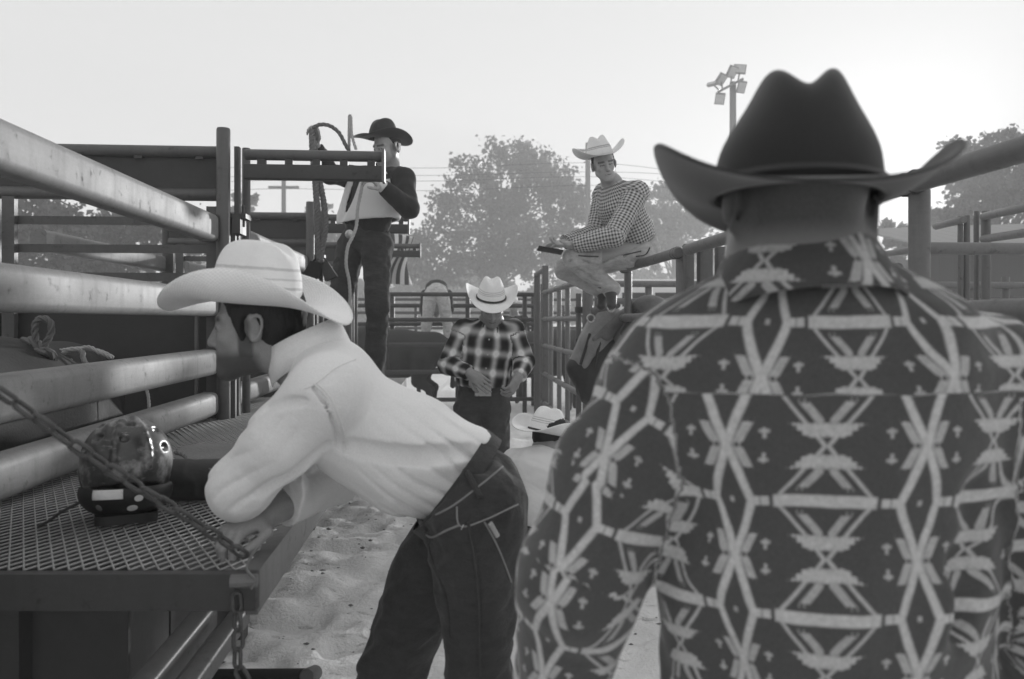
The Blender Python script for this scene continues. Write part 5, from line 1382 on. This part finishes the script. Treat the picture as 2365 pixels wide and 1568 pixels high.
def bending():
    d = 12.2
    J = dict(hc=W(1008, 715, d + .75), hf=Vector((0, .4, -.9)), hu=Vector((0, .9, .4)), nk=W(1008, 690, d + .60), ch=W(1008, 672, d + .42), wa=W(1008, 665, d + .2), pel=W(1008, 676, d + .02),
             sL=W(982, 680, d + .5), sR=W(1034, 680, d + .5), eL=W(978, 715, d + .55), eR=W(1038, 715, d + .55), wL=W(985, 745, d + .5), wR=W(1030, 745, d + .5),
             hL=W(993, 690, d), hR=W(1023, 690, d), kL=W(984, 755, d + .05), kR=W(1034, 755, d + .05), aL=W(982, 815, d - .02), aR=W(1036, 815, d - .02), tL=W(982, 826, d + .14), tR=W(1036, 826, d + .14))
    J['base'] = Vector((J['pel'].x, J['pel'].y, .82))
    cowboy('person in pale trousers bending over, seen from behind beyond the cross fence', J, 'shirt_dark', 'canvas_white', hat=None, face=False, hb=.012, hc=.011, group='people beyond the cross fence')
    st = thing('back_platform', Vector((W(1008, 740, d).x, d, 0)), 'low steel platform under the person bending over beyond the fence', 'platform')
    bar('deck', Vector((W(960, 740, d).x, d + .1, .775)), Vector((W(1060, 740, d).x, d + .1, .775)), .3, .02, 'deck_steel', st)
    for uu in (965, 1055): bar('leg', Vector((W(uu, 740, d).x, d + .1, 0)), Vector((W(uu, 740, d).x, d + .1, .75)), .03, .03, 'dark_steel', st, up=(0, 1, 0))
bending()
def upright(label, u, v, d, face, shirt, jeans, hat, lean=0.0, group='people beyond the cross fence', foot=0.0):
    """plain standing figure whose hat band is seen at u, v"""
    p = W(u, v, d); z = p.z - .03; s = (z - foot) / 1.66; F = Vector(face).normalized(); L = Vector((0, 0, 1)).cross(F); B = Vector((p.x, p.y, foot))
    q = lambda a, b, h: B + L * a * s + F * (b * s + lean * max(h - .95, 0)) + Vector((0, 0, h * s))
    J = dict(hc=q(0, .02, 1.62), hf=F + Vector((0, 0, -.2)), hu=Vector((0, 0, 1)), nk=q(0, 0, 1.47), ch=q(0, 0, 1.28), wa=q(0, 0, 1.06), pel=q(0, 0, .93), sL=q(.18, 0, 1.40), sR=q(-.18, 0, 1.40), eL=q(.24, 0, 1.12), eR=q(-.24, 0, 1.12), wL=q(.20, .16, .96), wR=q(-.20, .16, .96),
             hL=q(.09, 0, .88), hR=q(-.09, 0, .88), kL=q(.10, .02, .48), kR=q(-.10, .02, .48), aL=q(.11, 0, .09), aR=q(-.11, 0, .09), tL=q(.12, .16, .035), tR=q(-.12, .16, .035))
    cowboy(label, J, shirt, jeans, hat=dict(c=q(0, .02, 1.665), f=F, u=(0, 0, 1), mat=hat, H=.12, up=.06, dip=.01) if hat else None, face=False, hb=.012, hc=.011, group=group, puffy=.8,
           hand_l=(Vector((0, 0, -1)) + F * .3, L, 1), hand_r=(Vector((0, 0, -1)) + F * .3, -L, -1))
upright('far person in pale hat just behind the plaid cowboy\'s shoulder', 1187, 698, 13.6, (-.4, -.9, 0), 'shirt_dark', 'denim_mid', 'hat_straw_b')
upright('far person in checked shirt above the patterned right shoulder', 2040, 612, 13.5, (.5, .8, 0), 'gingham', 'denim_mid', None, lean=.5, group='people beyond the right fence', foot=.62)
upright('far person in pale shirt bending beside the nearest right post', 2082, 612, 13.0, (.3, .95, 0), 'shirt_pale', 'denim_mid', None, lean=.55, group='people beyond the right fence', foot=.62)
st = thing('back_platform', Vector((W(2060, 740, 13.2).x, 13.2, 0)), 'low steel platform under the two far people on the right', 'platform')
bar('deck', Vector((W(1990, 740, 13.2).x, 13.2, .60)), Vector((W(2150, 740, 13.2).x, 13.2, .60)), .45, .02, 'deck_steel', st)
for uu in (1995, 2145): bar('leg', Vector((W(uu, 740, 13.2).x, 13.2, 0)), Vector((W(uu, 740, 13.2).x, 13.2, .58)), .03, .03, 'dark_steel', st, up=(0, 1, 0))

# ------------------------------------------------------------ bulls
plain('bull_hide', 0.030, 0.75, var=0.5, scale=5, bmp=0.4, bscale=90, bdist=0.006); plain('bull_brown', 0.045, 0.75, var=0.5, scale=4, bmp=0.4, bscale=90, bdist=0.006)
plain('horn', 0.35, 0.4, bmp=0)
def bull(label, org, fwd, mat, s=1.0, h=.016):
    """bull standing with its shoulders at org, facing fwd"""
    F = Vector(fwd).normalized(); L = Vector((0, 0, 1)).cross(F); O = Vector((org[0], org[1], 0))
    q = lambda a, b, z: O + F * a * s + L * b * s + Vector((0, 0, z * s))
    t = thing('bull', O, label, 'bull', 'bulls in the pens')
    P = [Cap(q(.15, 0, .95), q(-.75, 0, .90), .31, .33, .1, side=(0, 0, 1), sx=1.12), Cap(q(-.75, 0, .92), q(-1.25, 0, .98), .33, .27, .1), Cap(q(.15, 0, 1.05), q(-.15, 0, 1.12), .24, .20, .1),
         Cap(q(.25, 0, 1.02), q(.62, 0, 1.10), .24, .17, .1), Cap(q(.60, 0, 1.12), q(.92, 0, .92), .14, .085, .05), Cap(q(.25, 0, .80), q(.48, 0, .82), .15, .10, .1)]
    for sd in (-1, 1):
        P += [Cap(q(.18, .17 * sd, .75), q(.20, .19 * sd, .42), .13, .075, .05), Cap(q(.20, .19 * sd, .42), q(.18, .19 * sd, .07), .065, .05, .03),
              Cap(q(-1.12, .17 * sd, .82), q(-1.05, .20 * sd, .50), .19, .10, .06), Cap(q(-1.05, .20 * sd, .50), q(-1.24, .20 * sd, .38), .085, .065, .03), Cap(q(-1.24, .20 * sd, .38), q(-1.20, .20 * sd, .06), .055, .05, .03),
              Cap(q(.60, .12 * sd, 1.16), q(.58, .26 * sd, 1.12), .035, .02, .02)]
    P += [Cap(q(-1.48, 0, 1.12), q(-1.56, 0, .6), .035, .022, .03), Cap(q(-1.56, 0, .6), q(-1.56, 0, .42), .03, .045, .02)]
    P.append(Cut((0, 0, 0.003), (0, 0, -1)))
    Pv, Q = field_mesh(P, h); obj('body', Pv, Q, mat, t)
    for sd in (-1, 1):
        MB().tube(crom([q(.66, .09 * sd, 1.20), q(.66, .24 * sd, 1.22), q(.74, .34 * sd, 1.32)], 5), [.035 * s * (1 - .07 * i) for i in range(11)], 8).build('horn', 'horn', t)
    return t
NB = FR(-1.74, 2.35, 0)
bull('dark bull standing in the nearest chute behind the beams', NB, -EA, 'bull_hide', 1.06)
c = W(930, 740, 12.2); bull('dark bull side-on behind the cross fence beside the standing cowboy', (c.x - .75, 12.2, 0), (-1, .08, 0), 'bull_hide', .98)
c = W(1215, 740, 12.2); bull('brown bull behind the cross fence right of the plaid cowboy', (c.x + .55, 12.35, 0), (.9, -.35, 0), 'bull_brown', .95)

# ------------------------------------------------------------ ropes on the bull in the chute
plain('rope_pale', 0.42, 0.9, var=0.3, scale=60, bmp=0.5, bscale=300); plain('rope_grey', 0.15, 0.9, var=0.4, scale=60, bmp=0.5, bscale=300); plain('rope_dark', 0.07, 0.9, var=0.4, scale=60, bmp=.5, bscale=300)
d = 3.05
mb = MB()
rope(mb, [W(-30, 832, d), W(20, 815, d), W(55, 790, d), W(78, 790, d - .02), W(100, 812, d - .03), W(120, 835, d)], .020, 8, 3)
rope(mb, [W(85, 800, d - .03), W(80, 765, d - .03), W(84, 742, d - .03), W(100, 735, d - .03), W(116, 744, d - .03), W(118, 768, d - .03), W(104, 795, d - .03), W(98, 812, d - .03)], .013, 8, 3)
rope(mb, [W(-30, 845, d), W(30, 838, d - .02), W(70, 818, d - .04), W(110, 812, d - .05), W(122, 832, d), W(118, 860, d + .02)], .018, 8, 3)
tag(mb.build('bull_rope', 'rope_grey'), 'thick grey bull rope with upright loop handle on the chute bull', 'rope')
mb = MB(); d = 3.3
rope(mb, [W(90, 830, d), W(130, 812, d), W(165, 806, d - .02), W(200, 805, d - .02), W(235, 812, d - .02), W(262, 826, d)], .008, 8, 3)
rope(mb, [W(165, 835, d - .05), W(145, 826, d - .06), W(150, 812, d - .06), W(175, 806, d - .06), W(190, 812, d - .05), W(192, 828, d - .05), W(200, 842, d - .04)], .011, 8, 3)
rope(mb, [W(180, 806, d - .04), W(205, 802, d - .05), W(232, 815, d - .05), W(255, 826, d - .02)], .009, 8, 3)
tag(mb.build('flank_rope', 'rope_pale'), 'pale knotted flank rope on the chute bull behind the second beam', 'rope')
mb = MB(); rope(mb, [W(326, 880, 3.5), W(340, 905, 3.45), W(344, 940, 3.42), W(342, 980, 3.42)], .007, 8, 3)
tag(mb.build('hanging_cord', 'rope_pale'), 'thin cord hanging between the lower beams of the nearest chute', 'cord')

# ------------------------------------------------------------ ropes held by the standing cowboy
d = 5.12
mb = MB()
rope(mb, [W(722, 296, d), W(738, 288, d), W(760, 290, d), W(782, 306, d), W(798, 335, d), W(806, 350, d + .03)], .013, 8, 3)
rope(mb, [W(720, 300, d), W(722, 350, d - .02), W(728, 420, d), W(732, 480, d), W(733, 540, d), W(738, 600, d)], .021, 8, 3, pitch=.07)
rope(mb, [W(722, 305, d + .03), W(735, 400, d + .03), W(748, 470, d + .02), W(752, 520, d), W(746, 560, d), W(740, 605, d)], .019, 8, 3, pitch=.07)
tag(mb.build('bull_rope', 'rope_grey'), 'long braided bull rope looped from the raised hand of the standing cowboy', 'rope')
tb = thing('cowbell', W(725, 640, d), 'black cowbells hanging at the end of the braided rope', 'cowbell')
def bell(p, ax, w0, w1, dp, hgt, mat):
    ax = Vector(ax).normalized(); x = ax.cross(Vector((0, 1, 0))).normalized(); y = ax.cross(x); vs = []
    for (k, wv, dv) in ((0, w0, dp * .5), (1, w1, dp)):
        for sx, sy in ((-1, -1), (1, -1), (1, 1), (-1, 1)): vs.append(p + ax * hgt * k + x * wv * sx + y * dv * sy)
    MB().add(vs, [(3, 2, 1, 0), (0, 1, 5, 4), (1, 2, 6, 5), (2, 3, 7, 6), (3, 0, 4, 7)]).tube(crom([p + x * .02, p - ax * .03, p - x * .02], 4), .005, 6).build('bell', mat, tb, smooth=False, solid=.003)
bell(W(730, 606, d), (-.25, 0, -1), .035, .058, .03, .10, 'black'); bell(W(748, 605, d + .02), (.45, 0, -1), .022, .040, .025, .12, 'dark_steel')
mb = MB()
rope(mb, [W(806, 350, d + .03), W(806, 300, d), W(807, 268, d), W(810, 272, d), W(812, 310, d), W(822, 345, d)], .010, 8, 3)
rope(mb, [W(838, 412, 5.14), W(834, 440, 5.12), W(826, 480, 5.12), W(823, 520, 5.12), W(815, 545, 5.1), W(803, 570, 5.08), W(799, 610, 5.08), W(806, 650, 5.1), W(808, 690, 5.12), W(803, 722, 5.15)], .011, 8, 3)
tag(mb.build('rope_tail', 'rope_pale'), 'pale rope hanging down the front of the standing cowboy', 'rope')

# ------------------------------------------------------------ striped flag behind the far chute arm
m, b = new_mat('flag_stripes'); x, y, z = sep(coords(attr='clothuv'))
f = (y.fold(.12) - .03).step(.006); set_in(b.inputs['Base Color'], .09 + f * .6); b.inputs['Roughness'].default_value = .9; MATS['flag_stripes'] = m
vs, uv, fs = [], [], []; nu, nv = 16, 24
for i in range(nu + 1):
    for j in range(nv + 1):
        a, bb = i / nu, j / nv
        uu = 885 + 62 * a - 26 * bb * (1 - a) * 0; v0 = 535 + 12 * a; vv_ = v0 + (118 - 6 * a) * bb
        uu += 8 * math.sin(bb * 5 + a * 2)
        vs.append(W(uu, vv_, 10.2 + .08 * math.sin(a * 9 + bb * 4))); uv.append((bb * .8, a * .46 + bb * .22 * (1 if bb > .35 else .2) + 0.0, 0))
for i in range(nu):
    for j in range(nv): a = i * (nv + 1) + j; fs.append((a, a + 1, a + nv + 2, a + nv + 1))
t = thing('striped_flag', Vector((vs[0].x, vs[0].y, 0)), 'striped flag hanging behind the far chute arm', 'flag')
obj('cloth', vs, np.array(fs), 'flag_stripes', t, attrs={'clothuv': uv}, solid=.004)
p0 = W(884, 520, 10.25); pipe('pole', (p0.x, p0.y, 0), (p0.x, p0.y, p0.z), .02, 'rail_steel', t)

# ------------------------------------------------------------ helmet on the deck
def helmet_mat():
    m, b = new_mat('helmet_shell'); c = coords()
    n = noise(c, 12, 5, .65); sc = noise(mapping(c, (1, 1, 3)), 34, 5, .7); sp = noise(c, 90, 3, .6)
    scuff = ((n - .52) * 7).clamp() * .8 + ((sc - .60) * 9).clamp() * .6
    x, y, z = sep(c)
    f = .035 + scuff.clamp() * .34 + (sp - .5).max(0) * .10
    set_in(b.inputs['Base Color'], f); set_in(b.inputs['Roughness'], (.30 + scuff * .3).clamp()); b.inputs['Specular IOR Level'].default_value = .6
    b.inputs['Coat Weight'].default_value = .15; b.inputs['Coat Roughness'].default_value = .2; bump(b, sc, .15, .002); MATS['helmet_shell'] = m
helmet_mat(); plain('helmet_black', 0.012, 0.5, bmp=.2); plain('sticker', 0.62, 0.6, var=.25, scale=60, bmp=0)
t = thing('helmet', W(290, 1195, 2.0), 'scuffed dark riding helmet with a pale label on the mesh deck', 'helmet')
hcn = W(292, 1072, 2.0); hcn.z = ZP + .135
fr_f = Vector((.45, -.85, .1)).normalized(); fr_u = Vector((0, 0.03, 1)).normalized(); fr_f, fr_u, fr_l = frame_of(fr_f, fr_u)
HP = [Ell(hcn + fr_u * .012, (.118, .106, .112), (fr_f, fr_l, fr_u), .02), Cap(hcn - fr_f * .02 - fr_u * .03, hcn - fr_f * .02 - fr_u * .085, .100, .092, .03, side=fr_l, sx=1.02),
      Ell(hcn - fr_u * .03, (.104, .092, .11), (fr_f, fr_l, fr_u), .004, sub=True), Cut(hcn - fr_u * .105, -fr_u)]
HP += [Cap(hcn + fr_l * .12 + fr_f * .0 - fr_u * .02, hcn + fr_l * .12 - fr_u * .12, .028, .04, .01, sub=True), Cap(hcn - fr_l * .12 - fr_u * .02, hcn - fr_l * .12 - fr_u * .12, .028, .04, .01, sub=True)]
# vents and raised ribs on the shell
def shell_pt(az, el, r=1.0):
    d_ = fr_f * math.cos(el) * math.cos(az) * .118 + fr_l * math.cos(el) * math.sin(az) * .106 + fr_u * math.sin(el) * .112
    return hcn + fr_u * .012 + d_ * r
for az, el in ((-.5, 1.02), (-.85, .62), (.1, .98), (-1.25, .95), (-.15, .55), (-1.3, .35), (1.0, .75), (1.0, .3)):
    HP.append(Cap(shell_pt(az - .07, el), shell_pt(az + .07, el), .0085, .0085, .004, sub=True))
for az in (-.30, .45): HP += [Cap(shell_pt(az, e0), shell_pt(az, e0 + .2), .006, .006, .008) for e0 in np.arange(-.1, 1.2, .2)]
Pv, Q = field_mesh(HP, .0032); obj('shell', Pv, Q, 'helmet_shell', t)
GP = [Ell(hcn - fr_u * .062, (.121, .108, .066), (fr_f, fr_l, fr_u), .02), Ell(hcn - fr_u * .04, (.105, .093, .10), (fr_f, fr_l, fr_u), .004, sub=True), Cut(hcn - fr_u * .118, -fr_u), Cut(hcn - fr_u * .045 , fr_u), Cut(hcn - fr_f * .03, -fr_f + fr_l * .3)]
Pv, Q = field_mesh(GP, .004); obj('neck_guard', Pv, Q, 'helmet_black', t)
MB().prism(hcn - fr_u * .112, hcn - fr_u * .134, fr_f, .07, .085, .03).build('liner', 'helmet_black', t)
def decal(name, az0, az1, e0, e1, mat, r=1.03, ell=False, base=None):
    vs, fs = [], []; n = 10; cb = base if base is not None else hcn - fr_u * .062
    for i in range(n + 1):
        for j in range(n + 1):
            a, e_ = i / n * 2 - 1, j / n * 2 - 1
            if ell: q = math.sqrt(1 - e_ * e_ / 2); w2 = math.sqrt(1 - a * a / 2); a, e_ = a * q, e_ * w2
            az = (az0 + az1) / 2 + a * (az1 - az0) / 2; el = (e0 + e1) / 2 + e_ * (e1 - e0) / 2
            d_ = fr_f * math.cos(el) * math.cos(az) * .121 + fr_l * math.cos(el) * math.sin(az) * .108 + fr_u * math.sin(el) * .066
            vs.append(cb + d_ * r)
    for i in range(n):
        for j in range(n): a = i * (n + 1) + j; fs.append((a, a + 1, a + n + 2, a + n + 1))
    obj(name, vs, np.array(fs), mat, t, solid=.001)
decal('label', -.75, -.10, -.12, .22, 'sticker'); decal('sticker', .12, .30, -.25, -.02, 'sticker', ell=True); decal('sticker', -.02, .22, -.62, -.38, 'sticker', ell=True); decal('sticker', -.72, -.58, -.55, -.3, 'rope_grey', ell=True)
mb = MB(); mb.tube(crom([hcn - fr_l * .1 - fr_u * .08, hcn - fr_l * .14 - fr_u * .10, hcn - fr_l * .165 - fr_u * .118, hcn - fr_l * .19 - fr_u * .131], 5), .011, 8, flat=(1, .3)); mb.build('chin_strap', 'helmet_black', t)

# ------------------------------------------------------------ leather gear behind the helmet
plain('leather', 0.14, 0.6, var=0.5, scale=14, bmp=0.5, bscale=120, bdist=.004); plain('leather_dark', 0.03, 0.6, var=0.5, scale=14, bmp=0.4, bscale=90); plain('leather_pale', 0.24, 0.6, var=0.4, scale=10, bmp=0.5, bscale=100, bdist=.004)
t = thing('rigging_bag', W(470, 1160, 2.15), 'black gear roll with leather flaps lying behind the helmet on the deck', 'gear bag')
c = W(455, 1118, 2.2); c.z = ZP + .06
Pv, Q = field_mesh([Cap(c - Vector((.06, 0, 0)), c + Vector((.17, .02, 0)), .056, .052, .02), Cut((0, 0, ZP + .006), (0, 0, -1))], .005, fold_warp((0, 1, .3), .003, 30, 10)); obj('roll', Pv, Q, 'leather_dark', t)
def flap(name, pts_rows, mat, par, solid=.005):
    n, m_ = len(pts_rows), len(pts_rows[0]); vs = [p for r_ in pts_rows for p in r_]; fs = []
    for i in range(n - 1):
        for j in range(m_ - 1): a = i * m_ + j; fs.append((a, a + 1, a + m_ + 1, a + m_))
    return obj(name, vs, np.array(fs), mat, par, solid=solid, sub=2)
flap('flap', [[W(402, 1035, 2.42), W(440, 1022, 2.46), W(500, 1020, 2.5), W(560, 1022, 2.5)], [W(400, 1058, 2.32), W(445, 1052, 2.34), W(505, 1055, 2.34), W(565, 1050, 2.34)], [W(405, 1078, 2.24), W(450, 1080, 2.22), W(505, 1088, 2.2), W(560, 1085, 2.2)]], 'leather', t)
flap('flap', [[W(400, 1060, 2.3), W(430, 1070, 2.27), W(470, 1082, 2.24), W(520, 1090, 2.22)], [W(402, 1082, 2.22), W(432, 1090, 2.2), W(472, 1098, 2.18), W(520, 1102, 2.18)]], 'leather', t)
mb = MB(); rope(mb, [W(405, 1045, 2.3), W(425, 1052, 2.27), W(450, 1078, 2.2), W(480, 1085, 2.17), W(515, 1082, 2.17)], .006, 8, 2); mb.build('lacing', 'rope_grey', t)

# ------------------------------------------------------------ chains
steel('chain_steel', 0.06, 0.4, 0.6)
def link_mesh(ln=.046, wd=.026, r=.0042):
    pts = []; h = ln / 2 - wd / 2
    for k in range(20):
        a = 2 * math.pi * k / 20; pts.append(Vector((math.cos(a) * (wd / 2 - r), 0, math.sin(a) * (wd / 2 - r) + (h if math.sin(a) >= 0 else -h))))
    mb = MB().tube(pts, r, 8, closed=True); me = bpy.data.meshes.new('link'); me.from_pydata([tuple(v) for v in mb.v], [], mb.f); me.update()
    me.polygons.foreach_set('use_smooth', np.ones(len(me.polygons), dtype=bool)); me.materials.append(MATS['chain_steel']); return me
LM = link_mesh()
def chain(label, pts, pitch=.0365):
    P = crom(pts, 10); t = thing('chain', P[-1], label, 'chain', 'rusty chains on the walkway')
    L = [0.0]
    for i in range(1, len(P)): L.append(L[-1] + (P[i] - P[i - 1]).length)
    n = int(L[-1] / pitch); j = 0
    for k in range(n):
        s0 = (k + .5) * pitch
        while L[j + 1] < s0: j += 1
        f_ = (s0 - L[j]) / (L[j + 1] - L[j]); p = P[j].lerp(P[j + 1], f_); z_ = (P[j + 1] - P[j]).normalized()
        rt = z_.to_track_quat('Z', 'Y').to_matrix().to_4x4() @ Matrix.Rotation(R(45 + 90 * (k % 2) + random.uniform(-14, 14)), 4, 'Z')
        o = bpy.data.objects.new('link', LM); COL.objects.link(o); o.parent = t
        o.matrix_local = Matrix.Translation(p - t.location) @ rt
    return t
chain('dark chain slanting across the helmet down to the deck corner', [W(-160, 800, 1.20), W(0, 905, 1.27), W(150, 1012, 1.33), W(300, 1112, 1.40), W(440, 1200, 1.47), W(545, 1268, 1.54), W(588, 1302, 1.57)])
c0 = FR(LR - .05, SW0 - .03, ZP - .12)
chain('rusty chain hanging from the deck corner', [W(545, 1370, 1.56), W(548, 1420, 1.56), W(550, 1480, 1.56), W(549, 1535, 1.56), W(560, 1562, 1.56), W(572, 1580, 1.56)])

# ------------------------------------------------------------ saddle hung on the right fence
def saddle():
    t = thing('saddle', W(1400, 740, 6.3), 'worn leather saddle hung on the fence below the seated cowboy\'s boots', 'saddle')
    d = 6.25
    P = [Cap(W(1400, 745, d), W(1345, 835, d - .05), .14, .10, .05, side=(0, 1, 0), sx=1.0), Cap(W(1405, 738, d - .05), W(1368, 790, d - .08), .11, .10, .05),
         Cap(W(1425, 765, d + .02), W(1385, 850, d), .10, .09, .05)]
    Pv, Q = field_mesh(P, .010, fold_warp((-.5, 0, -1), .006, 14, 5)); sk = obj('skirt', Pv, Q, 'leather_pale', t)
    P = [Cap(W(1335, 850, d - .06), W(1372, 905, d - .05), .09, .11, .05), Cap(W(1385, 800, d - .08), W(1365, 900, d - .08), .06, .10, .05), Cap(W(1410, 800, d - .04), W(1385, 900, d - .05), .09, .10, .05)]
    Pv, Q = field_mesh(P, .010, fold_warp((-.3, 0, -1), .008, 16, 5)); obj('rigging', Pv, Q, 'leather_dark', t)
    P = [Cap(W(1448, 726, d - .10), W(1372, 782, d - .20), .055, .018, .03, side=(.8, 0, .55), sx=1.1), Cap(W(1440, 735, d - .12), W(1400, 775, d - .16), .06, .04, .03)]
    Pv, Q = field_mesh(P, .008, fold_warp((-.8, 0, -.5), .004, 26, 8)); obj('fender', Pv, Q, 'leather', t)
    P = [Ell(W(1500, 708, d - .25), (.14, .10, .085), None, .04), Cap(W(1470, 740, d - .15), W(1500, 712, d - .22), .09, .08, .05), Cap(W(1445, 775, d - .12), W(1490, 745, d - .2), .10, .09, .05)]
    Pv, Q = field_mesh(P, .010); obj('fork', Pv, Q, 'leather', t)
    P = [Cap(W(1425, 705, d - .22), W(1372, 716, d - .24), .026, .026, .01, side=(0, 1, 0), sx=.4), Cap(W(1375, 716, d - .24), W(1362, 740, d - .22), .020, .020, .01)]
    Pv, Q = field_mesh(P, .007); obj('strap', Pv, Q, 'leather', t)
    P = [Cap(W(1470, 722, d - .30), W(1440, 768, d - .28), .022, .03, .01), Cap(W(1475, 715, d - .3), W(1495, 700, d - .3), .018, .014, .01)]
    Pv, Q = field_mesh(P, .007); obj('strap', Pv, Q, 'leather_dark', t)
    for pts in ([(1362, 770), (1352, 805), (1340, 842)], [(1392, 762), (1382, 800), (1372, 850)]):
        MB().tube(smooth_path([W(a_, b_, d - .165) for a_, b_ in pts], 1), .012, 6).build('lace', 'leather_dark', t)
    for (u_, v_, r_) in ((1411, 712, .026), (1364, 735, .028)):
        cc = W(u_, v_, d - .28); pts = [cc + Vector((math.cos(a) * r_, .01 * math.sin(a), math.sin(a) * r_)) for a in np.linspace(0, 2 * math.pi, 20, endpoint=False)]
        MB().tube(pts, .006, 7, closed=True).build('buckle_ring', 'silver', t)
saddle()

# ------------------------------------------------------------ dusty air
if True:
    m = bpy.data.materials.new('dusty_air'); m.use_nodes = True; nt = m.node_tree
    nt.nodes.remove(nt.nodes['Principled BSDF'])
    pv = nt.nodes.new('ShaderNodeVolumePrincipled'); pv.inputs['Density'].default_value = HAZE
    pv.inputs['Color'].default_value = (1, 1, 1, 1); pv.inputs['Anisotropy'].default_value = 0.15
    nt.links.new(pv.outputs[0], nt.nodes['Material Output'].inputs['Volume'])
    mb = MB().box((0, 40, 11.2), (155, 0, 0), (0, 145, 0), (0, 0, 12.9))
    o = mb.build('haze', m, smooth=False); tag(o, kind='stuff')
